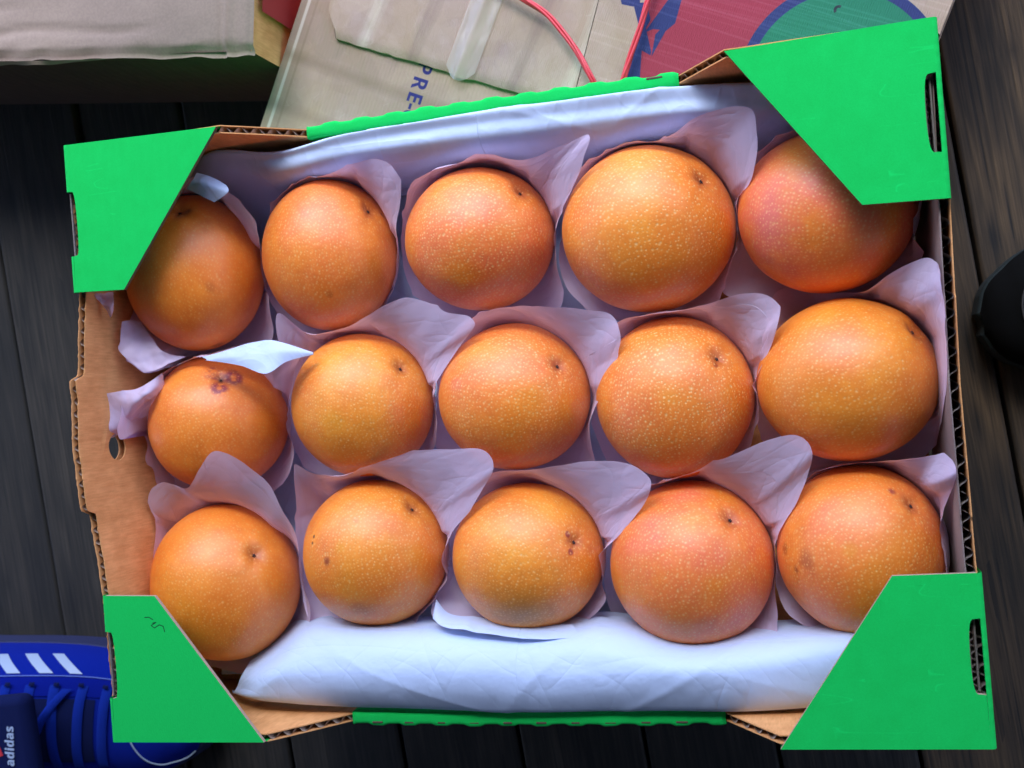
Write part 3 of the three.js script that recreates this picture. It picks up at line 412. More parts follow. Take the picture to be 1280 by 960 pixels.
function pearSkin(p, k) {
  reseed(100 + k); const W = 1024, Hh = 512, col = new Float32Array(W * Hh * 3), bump = new Float32Array(W * Hh), q = pearQuat(p), qi = q.clone().invert();
  const marks = p.marks.map((m) => ({ d: new THREE.Vector3(m[0], m[1], m[2]).applyQuaternion(qi), r: m[3], c: SKIN[m[4]], s: m[5], i: m[4] }));
  const d = new THREE.Vector3();
  const spk = [.7, 1, 1.3, 1.45, 1.05, .8, 1.15, 1.3, 1.6, 1.15, .85, 1.15, 1.15, 1.1, 1.1][k];
  const A = [.965, .52, .11], Y = [.972, .62, .13], P = [.955, .455, .27];
  for (let j = 0; j < Hh; j++) for (let i = 0; i < W; i++) {
    const th = (1 - (j + .5) / Hh) * Math.PI, ph = (i + .5) / W * 2 * Math.PI;
    d.set(-Math.cos(ph) * Math.sin(th), Math.cos(th), Math.sin(ph) * Math.sin(th));
    const n1 = fbm(d.x * 1.7 + k * 3.1, d.y * 1.7 + 4, d.z * 1.7, 3), n2 = fbm(d.x * 3 + 9, d.y * 3 + k * 2.3, d.z * 3, 4), n3 = fbm(d.x * 12, d.y * 12, d.z * 12 + k, 3), n4 = fbm(d.x * 2.3 + 31, d.y * 2.3 + k * 5, d.z * 2.3, 3);
    const y = clamp(p.yellow * (.55 + 1.6 * n1)), pk = clamp(.10 + p.pink * (.75 + 1.7 * n4));
    const dk = .05 * n2 + .035 * n3;
    let r = lerp(lerp(A[0], Y[0], y), P[0], pk) + dk * .8, g = lerp(lerp(A[1], Y[1], y), P[1], pk) + dk * 1.1, b = lerp(lerp(A[2], Y[2], y), P[2], pk) + dk * .5;
    const cx = Math.exp(-((th / .13) ** 2)) * .75; r = lerp(r, .50, cx * .6); g = lerp(g, .22, cx * .6); b = lerp(b, .16, cx * .5);
    for (const m of marks) { const a = Math.acos(clamp(d.dot(m.d), -1, 1)) / m.r; if (a < 3) { const e = m.i === 4 && p.ring ? Math.exp(-((a - .75 + .5 * n2) ** 2) * 3) * clamp(.75 + n3 * 2 + n2) : Math.exp(-Math.pow(a * (1 + .35 * n3 + .25 * n2), m.r > .12 ? 2 : 3)); const w = e * m.s * (m.i === 2 || m.i === 3 ? .65 : 1); r = lerp(r, m.c[0], w); g = lerp(g, m.c[1], w); b = lerp(b, m.c[2], w); } }
    const o = (j * W + i) * 3; col[o] = r; col[o + 1] = g; col[o + 2] = b; bump[j * W + i] = .5 + .12 * n3;
  }
  // pale lenticels, then a finer, fainter set
  for (const [N, r0, r1, s0, s1] of [[4500, .00040, .00046, .34, .48], [5200, .00026, .00022, .16, .26]]) { const R = (p.size[0] + p.size[2]) / 2;
  for (let n = 0; n < N; n++) {
    const y = 1 - 2 * (n + .5) / N + (rnd() - .5) * .012, phi = (n * 2.39996 + (rnd() - .5) * 1.1 / Math.sqrt(Math.max(.02, 1 - y * y)) * .05) % 6.28318, th = Math.acos(clamp(y, -1, 1));
    const rad = (r0 + r1 * rnd() * rnd()) / R, s = spk * (s0 + s1 * rnd()), cj = (1 - th / Math.PI) * Hh, ci = phi / 6.28318 * W, si = Math.max(.03, Math.sin(th));
    const rj = rad / Math.PI * Hh, ri = rad / 6.28318 * W / si, ex = 1.5;
    for (let j = Math.floor(cj - rj * ex); j <= cj + rj * ex; j++) { if (j < 0 || j >= Hh) continue; for (let i = Math.floor(ci - ri * ex); i <= ci + ri * ex; i++) { const dx = (i + .5 - ci) / ri, dy = (j + .5 - cj) / rj, w = Math.exp(-(dx * dx + dy * dy) * 1.1) * s; const ii = ((i % W) + W) % W, o = (j * W + ii) * 3; col[o] = lerp(col[o], .97, w); col[o + 1] = lerp(col[o + 1], .74, w); col[o + 2] = lerp(col[o + 2], .47, w); bump[j * W + ii] += w * .35; } }
  } }
  const map = dataTex(W, Hh, (i, j) => { const o = (j * W + i) * 3; return [col[o], col[o + 1], col[o + 2]]; });
  const bm = dataTex(W, Hh, (i, j) => { const b = bump[j * W + i]; return [b, b, b]; }, false);
  return M({ map, bumpMap: bm, bumpScale: .00035, roughness: .48, clearcoat: .5, clearcoatRoughness: .5, sheen: .08, sheenRoughness: .55, sheenColor: new THREE.Color(1, .72, .66), side: THREE.FrontSide });
}
const calyxMat = M({ color: new THREE.Color(.035, .022, .022), roughness: .95 });
const PEAR_LABELS = [
  'orange pear half under the green flap above the torn kraft wall',
  'orange pear with a grey dot close to its paper edge, below the folded tissue strip',
  'pinkish orange pear with a slit-like dimple, between two pointed paper corners',
  'large golden speckled pear with a deep side dimple, below the red print',
  'deep reddish pear partly under the flap with the long hand slot',
  'orange pear with a purple ring scar, beneath a folded white paper corner',
  'yellow-orange pear with small ochre blotches, right of the ring-scarred pear',
  'glowing orange pear with one dark dimple, at the middle of the crate',
  'densely speckled golden pear with twin dark specks, left of the widest pear',
  'widest golden brown pear, against the right end wall',
  'plain bright orange pear with a neat black dot, beside the flap with a handwritten number',
  'yellow-orange pear with brown flecks on its left side, above the white tissue roll',
  'golden pear with three tiny dark spots and an olive base',
  'large pink-orange pear with radiating streaks at its dimple, just above the tissue roll',
  'blemished orange pear with brown bruises, partly under the lower right flap'];
PEARS.forEach((p, k) => {
  p.ring = k === 5;
  const q = pearQuat(p), c = V(p.at), s = V(p.size);
  const t = thing('pear', p.at, PEAR_LABELS[k], 'pear', 'pears packed in the crate');
  const d = new THREE.Vector3();
  const surf = (th, ph, off = 0) => { d.set(-Math.cos(ph) * Math.sin(th), Math.cos(th), Math.sin(ph) * Math.sin(th)); const r = pearRadius(d, th, k) + off; return d.clone().applyQuaternion(q).multiplyScalar(r).multiply(s).add(c); };
  const g = grid(120, 96, (u, v) => { const e = surf(Math.pow(v, 1.15) * Math.PI, u * 2 * Math.PI); e.u = u; e.v = 1 - Math.pow(v, 1.15); return e; }, true);
  g.index.array.reverse(); g.computeVertexNormals();
  const n = g.attributes.normal; { for (let j = 0; j <= 96; j++) { const a = j * 121, b = a + 120, x = n.getX(a) + n.getX(b), y = n.getY(a) + n.getY(b), z = n.getZ(a) + n.getZ(b), l = Math.hypot(x, y, z) || 1; n.setXYZ(a, x / l, y / l, z / l); n.setXYZ(b, x / l, y / l, z / l); } const av = V(p.calyx); for (let i = 0; i <= 120; i++) n.setXYZ(i, av.x, av.y, av.z); }
  put(t, 'skin', g, pearSkin(p, k));
  // dried calyx in the dimple: a small ragged star
  const cx = grid(20, 4, (u, v) => { const a = u * 6.28318, r = (.0035 + .02 * v) * (1 + .35 * Math.cos(a * 5 + k)) * (k === 5 ? .7 : 1); return surf(Math.max(.002, r), a + k, .012 + .02 * (1 - v) * (v > .3 ? 1 : .4)); }, true);
  put(t, 'calyx', cx, calyxMat);
});

// ------------------------------------------------------------------ one paper cup round each pear
function wrapper(k, label, rim) {
  const p = PEARS[k], c = V(p.at), S = V(p.size).addScalar(.0012);
  const t = thing('paper_wrapper', [c.x, B + .004, c.z], label, 'paper wrapper', 'paper wrappers round the pears');
  const curve = new THREE.CatmullRomCurve3(rim.map(V), true, 'centripetal'), N = 220, n1 = 16, n2 = 26;
  const cols = [];
  for (let i = 0; i <= N; i++) {
    const Q = curve.getPoint((i % N) / N).sub(c).divide(S); let rho = Math.hypot(Q.x, Q.z), len = Q.length();
    if (len < 1.018) { Q.multiplyScalar(1.018 / len); rho = Math.hypot(Q.x, Q.z); len = 1.018; }
    const e = Math.atan2(Q.y, rho), az = Math.atan2(Q.z, Q.x), tan = e - Math.acos(1 / len);
    const lift = step(.1, .45, Q.y) * step(1.1, 1.3, rho);
    const l0 = Math.max(-1.2, lerp(tan, Math.max(tan, .04), lift));
    cols.push({ rho, y: Q.y, az, l0, lift });
  }
  const g = grid(N, n1 + n2, (u, v) => {
    const i = Math.round(u * N), o = cols[i], j = Math.round(v * (n1 + n2)); let r, y;
    if (j <= n1) { const l = lerp(-1.45, o.l0, j / n1); r = Math.cos(l); y = Math.sin(l); }
    else {
      const f = (j - n1) / n2, r0 = Math.cos(o.l0), y0 = Math.sin(o.l0);
      const kr = lerp((r0 + o.rho) / 2, lerp(1.03, o.rho, .16), o.lift), ky = lerp((y0 + o.y) / 2, lerp(y0, o.y, .66), o.lift);
      r = (1 - f) * (1 - f) * r0 + 2 * f * (1 - f) * kr + f * f * o.rho; y = (1 - f) * (1 - f) * y0 + 2 * f * (1 - f) * ky + f * f * o.y;
    }
    const w = Math.max(0, (j - n1 * .8) / n2), pl = .0016 * w * Math.pow(Math.max(0, ridge(o.az * 1.9 + k * 3.3, y * 1.2 + k, 6)), 4), wr = pl + .0011 * w * fbm(o.az * 3 + k * 5, y * 2.5, k, 3) + .0005 * w * fbm(o.az * 11, y * 6, k + 3, 2);
    const P = new THREE.Vector3(Math.cos(o.az) * r, y, Math.sin(o.az) * r).multiply(S);
    P.x += Math.cos(o.az) * wr; P.z += Math.sin(o.az) * wr; P.y += wr * .4; P.add(c); P.y = Math.max(P.y, B + .0075 + .0008 * (k % 3)); P.x = clamp(P.x, -.2428, .2416); P.z = clamp(P.z, -.1755, .1755); P.u = u * .9 + k * .37; P.v = v * .36 + k * .21; return P;
  }, true);
  put(t, 'sheet', g, wrapPaper);
  return t;
}
const w0 = wrapper(0, 'crumpled paper wrapper under the flap above the torn kraft wall', [[-0.2498, 0.184, -0.0856], [-0.2478, 0.182, -0.109], [-0.2313, 0.188, -0.13], [-0.2055, 0.2, -0.1475], [-0.1904, 0.204, -0.1571], [-0.1753, 0.207, -0.1577], [-0.1593, 0.205, -0.1472], [-0.1535, 0.198, -0.1391], [-0.1477, 0.193, -0.1302], [-0.1488, 0.188, -0.1224], [-0.1547, 0.176, -0.1075], [-0.1566, 0.17, -0.0954], [-0.1572, 0.164, -0.0777], [-0.1596, 0.158, -0.0594], [-0.1718, 0.15, -0.0526], [-0.199, 0.142, -0.0464], [-0.2216, 0.15, -0.045], [-0.2256, 0.176, -0.0455], [-0.2289, 0.186, -0.0427], [-0.2344, 0.192, -0.0422], [-0.241, 0.196, -0.05], [-0.2466, 0.198, -0.0566], [-0.2456, 0.196, -0.0693]]);
put(w0, 'folded_tab', sheet([[[-0.1755, 0.21, -0.1602], [-0.1665, 0.211, -0.157], [-0.1563, 0.21, -0.1505]], [[-0.1769, 0.214, -0.1549], [-0.1669, 0.215, -0.1511], [-0.154, 0.213, -0.1454]], [[-0.1828, 0.211, -0.1512], [-0.1734, 0.212, -0.146], [-0.1647, 0.211, -0.1407]]], 20, 14, (p) => .0004 * noise(p.x * 200, p.z * 200, 1)), linerPaper);  // whiter liner paper brightens this tab, which lies in the flap's shade
put(w0, 'crumpled_corner', sheet([[[-0.2463, 0.222, -0.0915], [-0.2381, 0.224, -0.0921], [-0.2322, 0.222, -0.0916]], [[-0.2435, 0.22, -0.0879], [-0.243, 0.214, -0.0891], [-0.2346, 0.218, -0.0891]], [[-0.2421, 0.217, -0.0829], [-0.2359, 0.221, -0.0831], [-0.2356, 0.217, -0.0853]], [[-0.2393, 0.216, -0.0772], [-0.2374, 0.217, -0.0785], [-0.2372, 0.216, -0.0815]]], 20, 24, (p) => .0018 * fbm(p.x * 160, p.y * 90, p.z * 160, 3)), wrapPaper);
put(w0, 'crumpled_corner', sheet([[[-0.2391, 0.204, -0.0751], [-0.2361, 0.198, -0.076], [-0.2338, 0.192, -0.075]], [[-0.2412, 0.205, -0.0636], [-0.2343, 0.196, -0.0657], [-0.2244, 0.194, -0.0618]], [[-0.2419, 0.205, -0.0561], [-0.2295, 0.2, -0.0526], [-0.2152, 0.198, -0.0539]], [[-0.228, 0.202, -0.0418], [-0.2177, 0.2, -0.044], [-0.2051, 0.19, -0.0501]]], 30, 30, (p) => .003 * fbm(p.x * 90, p.y * 60, p.z * 90, 3)), wrapPaper);
wrapper(1, 'paper wrapper with a soft rounded corner, against the tissue strip near the torn kraft wall', [[-0.1642, 0.158, -0.1048], [-0.1549, 0.168, -0.1263], [-0.1399, 0.178, -0.1437], [-0.1207, 0.186, -0.1503], [-0.1036, 0.19, -0.152], [-0.0912, 0.194, -0.1532], [-0.0759, 0.199, -0.1553], [-0.0624, 0.202, -0.1555], [-0.0529, 0.203, -0.1508], [-0.0497, 0.201, -0.1441], [-0.0497, 0.197, -0.1376], [-0.0522, 0.192, -0.1305], [-0.0576, 0.185, -0.1209], [-0.0616, 0.18, -0.1087], [-0.0675, 0.17, -0.089], [-0.0859, 0.154, -0.0715], [-0.1175, 0.14, -0.0566], [-0.1375, 0.14, -0.0562], [-0.1547, 0.142, -0.0678], [-0.1653, 0.148, -0.0845]]);
wrapper(2, 'paper wrapper with a tall narrow point, behind the pear with a slit-like dimple', [[-0.0649, 0.16, -0.1071], [-0.058, 0.17, -0.1262], [-0.0487, 0.182, -0.1421], [-0.0325, 0.188, -0.1464], [-0.014, 0.192, -0.1482], [-0.0028, 0.196, -0.1508], [0.0064, 0.196, -0.1501], [0.0175, 0.197, -0.1461], [0.0328, 0.2, -0.1446], [0.045, 0.203, -0.1475], [0.0565, 0.206, -0.1495], [0.0668, 0.209, -0.1516], [0.0675, 0.209, -0.1489], [0.0617, 0.204, -0.1402], [0.0521, 0.194, -0.1257], [0.0418, 0.184, -0.1134], [0.0363, 0.176, -0.1018], [0.0341, 0.164, -0.084], [0.034, 0.156, -0.0665], [0.024, 0.144, -0.0566], [-0.004, 0.136, -0.0559], [-0.0463, 0.136, -0.0618], [-0.0663, 0.144, -0.083]]);
wrapper(3, 'large paper wrapper with a broad square corner, behind the golden pear below the red print', [[0.0384, 0.162, -0.1055], [0.0434, 0.172, -0.1229], [0.0543, 0.182, -0.1366], [0.0701, 0.188, -0.1428], [0.085, 0.192, -0.1479], [0.1048, 0.196, -0.1455], [0.113, 0.199, -0.1479], [0.1245, 0.204, -0.1537], [0.1366, 0.207, -0.1558], [0.1491, 0.209, -0.1562], [0.1565, 0.209, -0.153], [0.1569, 0.205, -0.1387], [0.155, 0.199, -0.1234], [0.1516, 0.194, -0.1159], [0.1442, 0.186, -0.1099], [0.1416, 0.176, -0.0947], [0.137, 0.168, -0.0763], [0.1304, 0.162, -0.0616], [0.1274, 0.16, -0.0545], [0.1134, 0.154, -0.0494], [0.0821, 0.136, -0.0466], [0.0561, 0.15, -0.0539], [0.0392, 0.154, -0.0681], [0.0339, 0.156, -0.0846]]);
wrapper(4, 'paper wrapper mostly hidden under the reddish pear and its flap', [[0.1332, 0.154, -0.0745], [0.1425, 0.16, -0.0894], [0.1448, 0.17, -0.1111], [0.151, 0.18, -0.1271], [0.1607, 0.188, -0.1356], [0.1742, 0.194, -0.1415], [0.1933, 0.2, -0.1443], [0.2134, 0.202, -0.1411], [0.2326, 0.202, -0.1279], [0.239, 0.202, -0.1082], [0.2366, 0.198, -0.0914], [0.2326, 0.19, -0.0825], [0.2392, 0.178, -0.0692], [0.2346, 0.154, -0.0564], [0.214, 0.138, -0.0473], [0.1915, 0.136, -0.0467], [0.1643, 0.14, -0.0519], [0.1416, 0.148, -0.0556], [0.1301, 0.152, -0.0603]]);
const w5 = wrapper(5, 'crumpled paper wrapper reaching over the kraft wall hole, with a white folded corner', [[-0.2391, 0.14, 0.0494], [-0.2465, 0.156, 0.0362], [-0.2498, 0.164, 0.0345], [-0.2521, 0.174, 0.0306], [-0.2529, 0.177, 0.0208], [-0.254, 0.185, 0.0132], [-0.2534, 0.181, 0.0036], [-0.2544, 0.189, -0.0049], [-0.256, 0.2, -0.0031], [-0.2578, 0.211, -0.0015], [-0.2582, 0.213, -0.0072], [-0.2573, 0.206, -0.0193], [-0.2534, 0.206, -0.0307], [-0.2361, 0.198, -0.0317], [-0.2201, 0.192, -0.0406], [-0.2053, 0.192, -0.047], [-0.1887, 0.196, -0.0487], [-0.1684, 0.202, -0.0519], [-0.1471, 0.206, -0.0545], [-0.1338, 0.206, -0.0538], [-0.1214, 0.2, -0.0475], [-0.1347, 0.182, -0.0362], [-0.1419, 0.174, -0.024], [-0.148, 0.168, -0.0124], [-0.152, 0.164, -0.0022], [-0.1505, 0.163, 0.0073], [-0.1488, 0.163, 0.0136], [-0.1523, 0.16, 0.024], [-0.1702, 0.15, 0.0419], [-0.2027, 0.14, 0.0501]]);
put(w5, 'folded_corner', sheet([[[-0.188, 0.2, -0.0486], [-0.1662, 0.206, -0.0512], [-0.1461, 0.21, -0.0543], [-0.1318, 0.21, -0.0536], [-0.1128, 0.202, -0.0448]], [[-0.1831, 0.203, -0.0467], [-0.1602, 0.211, -0.0463], [-0.1401, 0.215, -0.0446], [-0.1272, 0.213, -0.0474], [-0.112, 0.2025, -0.0443]], [[-0.1843, 0.203, -0.0463], [-0.1558, 0.212, -0.0406], [-0.1368, 0.217, -0.0343], [-0.1251, 0.212, -0.0405], [-0.1118, 0.202, -0.0438]]], 40, 16, (p) => .0006 * noise(p.x * 90, p.z * 90, 1)), linerPaper);  // upturned corner's lit look put in by the whiter liner paper
put(w5, 'crumpled_corner', sheet([[[-0.2175, 0.198, -0.041], [-0.2304, 0.203, -0.033], [-0.2421, 0.208, -0.0315], [-0.2499, 0.211, -0.0306]], [[-0.2202, 0.192, -0.0339], [-0.225, 0.207, -0.0271], [-0.2434, 0.206, -0.0199], [-0.251, 0.21, -0.0206]], [[-0.226, 0.186, -0.0239], [-0.2364, 0.194, -0.0189], [-0.2469, 0.204, -0.0089], [-0.2577, 0.214, -0.0047]], [[-0.2373, 0.18, -0.0183], [-0.2471, 0.186, -0.0099], [-0.2513, 0.198, -0.0047], [-0.2575, 0.209, -0.0013]]], 36, 30, (p) => .0022 * fbm(p.x * 120, p.y * 80, p.z * 120, 3)), wrapPaper);
wrapper(6, 'paper wrapper with a wavy edge rising to a blunt tip, right of the ring-scarred pear', [[-0.1619, 0.145, -0.0018], [-0.1551, 0.16, -0.0282], [-0.148, 0.174, -0.0484], [-0.1406, 0.186, -0.0717], [-0.1203, 0.188, -0.0569], [-0.1043, 0.189, -0.0574], [-0.0859, 0.192, -0.0616], [-0.067, 0.195, -0.0694], [-0.0507, 0.197, -0.0725], [-0.04, 0.197, -0.0686], [-0.0281, 0.197, -0.0613], [-0.0143, 0.198, -0.0577], [-0.0108, 0.198, -0.0531], [-0.0217, 0.191, -0.0425], [-0.0327, 0.186, -0.0314], [-0.042, 0.182, -0.021], [-0.0465, 0.178, -0.0144], [-0.0474, 0.172, -0.003], [-0.0492, 0.166, 0.0071], [-0.064, 0.146, 0.0264], [-0.0992, 0.136, 0.0409], [-0.1276, 0.136, 0.0405], [-0.1533, 0.14, 0.0258]]);
wrapper(7, 'paper wrapper with a broad rounded tip, behind the pear at the middle of the crate', [[-0.0525, 0.155, -0.0101], [-0.0445, 0.172, -0.0249], [-0.0348, 0.184, -0.0388], [-0.0222, 0.19, -0.052], [-0.0037, 0.192, -0.0597], [0.0164, 0.194, -0.0611], [0.0358, 0.196, -0.0591], [0.0544, 0.197, -0.0555], [0.0699, 0.198, -0.0508], [0.0745, 0.198, -0.0396], [0.0697, 0.192, -0.0264], [0.0604, 0.186, -0.01], [0.0516, 0.18, 0.0036], [0.0478, 0.176, 0.0116], [0.0471, 0.168, 0.0254], [0.0454, 0.158, 0.0358], [0.03, 0.14, 0.0466], [-0.011, 0.136, 0.0478], [-0.0434, 0.138, 0.0397], [-0.0583, 0.144, 0.0156]]);
wrapper(8, 'paper wrapper with a smooth rounded lobe, between the densely speckled pear and the widest pear', [[0.0505, 0.162, -0.0125], [0.0579, 0.18, -0.0334], [0.072, 0.19, -0.0473], [0.097, 0.194, -0.0499], [0.1219, 0.196, -0.0519], [0.1441, 0.198, -0.0559], [0.1569, 0.199, -0.0537], [0.1619, 0.199, -0.0467], [0.1607, 0.198, -0.0372], [0.1547, 0.19, -0.0238], [0.1465, 0.184, -0.0101], [0.1415, 0.178, -0.0009], [0.142, 0.17, 0.0109], [0.1378, 0.154, 0.0321], [0.1185, 0.14, 0.0524], [0.0886, 0.136, 0.0581], [0.0599, 0.138, 0.0484], [0.0464, 0.148, 0.0195]]);
wrapper(9, 'paper wrapper pressed against the right end wall by the widest pear', [[0.1439, 0.162, -0.0053], [0.1491, 0.168, -0.0235], [0.1559, 0.168, -0.0413], [0.1612, 0.15, -0.0574], [0.1786, 0.14, -0.0581], [0.1958, 0.16, -0.0534], [0.2095, 0.188, -0.0523], [0.221, 0.197, -0.0591], [0.2356, 0.204, -0.0643], [0.2411, 0.22, -0.0611], [0.2412, 0.237, -0.051], [0.2411, 0.24, -0.0351], [0.2411, 0.237, -0.0154], [0.2411, 0.211, 0.0093], [0.2395, 0.15, 0.0388], [0.2153, 0.138, 0.0542], [0.1883, 0.136, 0.0547], [0.159, 0.138, 0.0467], [0.1429, 0.15, 0.0185]]);
wrapper(10, 'paper wrapper with two upright lobes and a pointed flap, beside the handwritten number', [[-0.2545, 0.189, 0.0984], [-0.2541, 0.185, 0.0784], [-0.2517, 0.18, 0.0625], [-0.2427, 0.18, 0.0546], [-0.2437, 0.186, 0.0422], [-0.2379, 0.19, 0.0333], [-0.2269, 0.193, 0.0284], [-0.2179, 0.194, 0.0303], [-0.212, 0.19, 0.0336], [-0.1942, 0.202, 0.0212], [-0.1806, 0.208, 0.0116], [-0.169, 0.206, 0.0159], [-0.1604, 0.2, 0.0238], [-0.153, 0.193, 0.0349], [-0.1502, 0.186, 0.0504], [-0.1456, 0.18, 0.0645], [-0.145, 0.176, 0.0794], [-0.1469, 0.172, 0.0923], [-0.1462, 0.168, 0.1074], [-0.1451, 0.166, 0.1166], [-0.1503, 0.162, 0.1355], [-0.163, 0.16, 0.153], [-0.1786, 0.16, 0.1618], [-0.1932, 0.156, 0.159], [-0.2038, 0.156, 0.1599], [-0.2266, 0.152, 0.1575], [-0.2499, 0.158, 0.1545], [-0.2538, 0.182, 0.1313]]);
wrapper(11, 'paper wrapper with a long rounded lobe, between the brown-flecked and the olive-based pear', [[-0.151, 0.162, 0.0654], [-0.1464, 0.17, 0.044], [-0.1389, 0.182, 0.0243], [-0.1271, 0.185, 0.0292], [-0.113, 0.187, 0.0323], [-0.0988, 0.189, 0.0309], [-0.0844, 0.191, 0.0261], [-0.0648, 0.194, 0.0212], [-0.0487, 0.196, 0.0187], [-0.0306, 0.198, 0.0192], [-0.012, 0.2, 0.0206], [-0.0066, 0.2, 0.0256], [-0.0064, 0.199, 0.0323], [-0.014, 0.194, 0.0422], [-0.027, 0.188, 0.0575], [-0.0395, 0.182, 0.0698], [-0.0473, 0.178, 0.0809], [-0.0508, 0.174, 0.0888], [-0.05, 0.17, 0.1004], [-0.061, 0.168, 0.1114], [-0.0706, 0.17, 0.1217], [-0.0752, 0.174, 0.1306], [-0.1037, 0.16, 0.1385], [-0.1308, 0.16, 0.1328], [-0.1481, 0.16, 0.1257], [-0.1559, 0.152, 0.1062]]);
wrapper(12, 'paper wrapper with a wide curled lobe, left of the large pink-orange pear', [[-0.0551, 0.152, 0.0915], [-0.045, 0.168, 0.0643], [-0.0309, 0.18, 0.0448], [-0.0103, 0.186, 0.0352], [0.0121, 0.189, 0.0343], [0.0321, 0.192, 0.0328], [0.0505, 0.196, 0.0312], [0.0685, 0.199, 0.032], [0.0783, 0.2, 0.0361], [0.0849, 0.2, 0.0433], [0.0844, 0.199, 0.0483], [0.0799, 0.194, 0.0563], [0.0717, 0.19, 0.0656], [0.0625, 0.186, 0.075], [0.0531, 0.182, 0.0832], [0.0457, 0.176, 0.091], [0.0448, 0.172, 0.0993], [0.0467, 0.168, 0.1092], [0.048, 0.167, 0.1147], [0.0455, 0.166, 0.1197], [0.036, 0.166, 0.1276], [0.0232, 0.166, 0.1346], [0.0064, 0.16, 0.1406], [-0.0203, 0.156, 0.142], [-0.0443, 0.168, 0.1297], [-0.0616, 0.168, 0.1244], [-0.0622, 0.16, 0.112]]);
wrapper(13, 'paper wrapper with a tall smooth lobe, between the large pink-orange pear and the bruised pear', [[0.044, 0.146, 0.1061], [0.0507, 0.166, 0.0785], [0.0611, 0.18, 0.0558], [0.0768, 0.186, 0.047], [0.0885, 0.187, 0.0467], [0.1046, 0.19, 0.0418], [0.1315, 0.195, 0.0321], [0.156, 0.2, 0.024], [0.1658, 0.201, 0.0233], [0.1718, 0.201, 0.0271], [0.1734, 0.2, 0.0338], [0.1701, 0.194, 0.0442], [0.1619, 0.188, 0.0621], [0.1504, 0.182, 0.0803], [0.1481, 0.176, 0.0911], [0.1474, 0.17, 0.1096], [0.1466, 0.172, 0.1266], [0.1455, 0.176, 0.1366], [0.1398, 0.18, 0.1428], [0.1276, 0.18, 0.1444], [0.1088, 0.172, 0.1471], [0.0935, 0.16, 0.1508], [0.0724, 0.144, 0.1506], [0.0505, 0.14, 0.1373]]);
wrapper(14, 'paper wrapper with a square corner and wavy side, round the bruised pear', [[0.1485, 0.158, 0.0979], [0.1576, 0.166, 0.0693], [0.1678, 0.176, 0.0526], [0.1739, 0.182, 0.0456], [0.1856, 0.187, 0.0427], [0.2023, 0.192, 0.0406], [0.2204, 0.198, 0.0394], [0.2366, 0.204, 0.0382], [0.2411, 0.219, 0.0388], [0.2412, 0.237, 0.044], [0.2411, 0.215, 0.0552], [0.2376, 0.2, 0.0685], [0.2346, 0.196, 0.0825], [0.2358, 0.194, 0.097], [0.2389, 0.186, 0.1158], [0.2289, 0.154, 0.1472], [0.2068, 0.152, 0.1542], [0.1913, 0.158, 0.152], [0.1762, 0.166, 0.1442], [0.1636, 0.168, 0.1357], [0.1531, 0.166, 0.1281], [0.1479, 0.158, 0.1166]]);

// ------------------------------------------------------------------ shoes
const font = await new FontLoader().loadAsync('fonts/droid/droid_sans_bold.typeface.json');
function shoeFrame(toe, heel) { const d = V(heel).sub(V(toe)).setY(0).normalize(), n = new THREE.Vector3(-d.z, 0, d.x); return { d, n, o: V(toe) }; } // n: sideways
const SEC = [[0, .012, .030], [.006, .024, .040], [.018, .036, .048], [.04, .045, .055], [.07, .051, .062], [.10, .053, .074], [.14, .051, .088], [.18, .047, .099], [.22, .043, .106], [.27, .039, .108], [.295, .026, .104]];
const secRaw = (s) => { for (let i = 1; i < SEC.length; i++) if (s <= SEC[i][0]) { const a = SEC[i - 1], b = SEC[i], f = (s - a[0]) / (b[0] - a[0]); return [lerp(a[1], b[1], f), lerp(a[2], b[2], f)]; } return [.02, .1]; };
const sec = (s) => { let w = 0, h = 0; for (let k = -2; k <= 2; k++) { const e = Math.min(s, .01) * .9 + Math.max(0, Math.min(.01, s - .01)), q = secRaw(clamp(s + k * e * .45, 0, .295)); w += q[0]; h += q[1]; } const t0 = step(0, .006, s); return [w / 5 * lerp(.75, 1, t0), h / 5]; };
const shoePt = (F, s, a, off = 0) => { // a: 0 one side, pi/2 top, pi other side
  const [w, h] = sec(s), c = Math.cos(a), q = Math.sin(a), y = .014 + (h - .014) * Math.pow(Math.max(0, q), .72), x = w * Math.sign(c) * Math.pow(Math.abs(c), .8);
  return F.o.clone().addScaledVector(F.d, s - off * (s < .02 ? .6 : 0)).addScaledVector(F.n, x + off * c).setY(y + off * q);
};
const soleGeo = (F, grow) => { const sh = new THREE.Shape(), L = [], Rr = []; for (let i = 0; i <= 40; i++) { const s = Math.pow(i / 40, 1.6) * .295, w = sec(s)[0] + grow; L.push([s - (i === 0 ? grow : 0), w * (i === 0 ? .5 : 1)]); Rr.unshift([s - (i === 0 ? grow : 0), -w * (i === 0 ? .5 : 1)]); } [...L, ...Rr].forEach((p, i) => i ? sh.lineTo(...p) : sh.moveTo(...p)); const g = new THREE.ExtrudeGeometry(sh, { depth: .02, bevelEnabled: true, bevelSize: .003, bevelThickness: .003, bevelSegments: 3 }); const P = g.attributes.position; for (let i = 0; i < P.count; i++) { const q = F.o.clone().addScaledVector(F.d, P.getX(i)).addScaledVector(F.n, P.getY(i)); P.setXYZ(i, q.x, P.getZ(i) + .003, q.z); } g.computeVertexNormals(); return g; };
const patch = (F, s0, s1, a0, a1, off, slant = 0, nu = 20, nv = 20, bulge = 0) => grid(nu, nv, (u, v) => shoePt(F, lerp(s0, s1, u) + slant * (v - .5), lerp(a0, a1, v), off + bulge * Math.pow(Math.sin(Math.PI * clamp(u, .001, .999)) * Math.sin(Math.PI * clamp(v, .001, .999)), .5)));
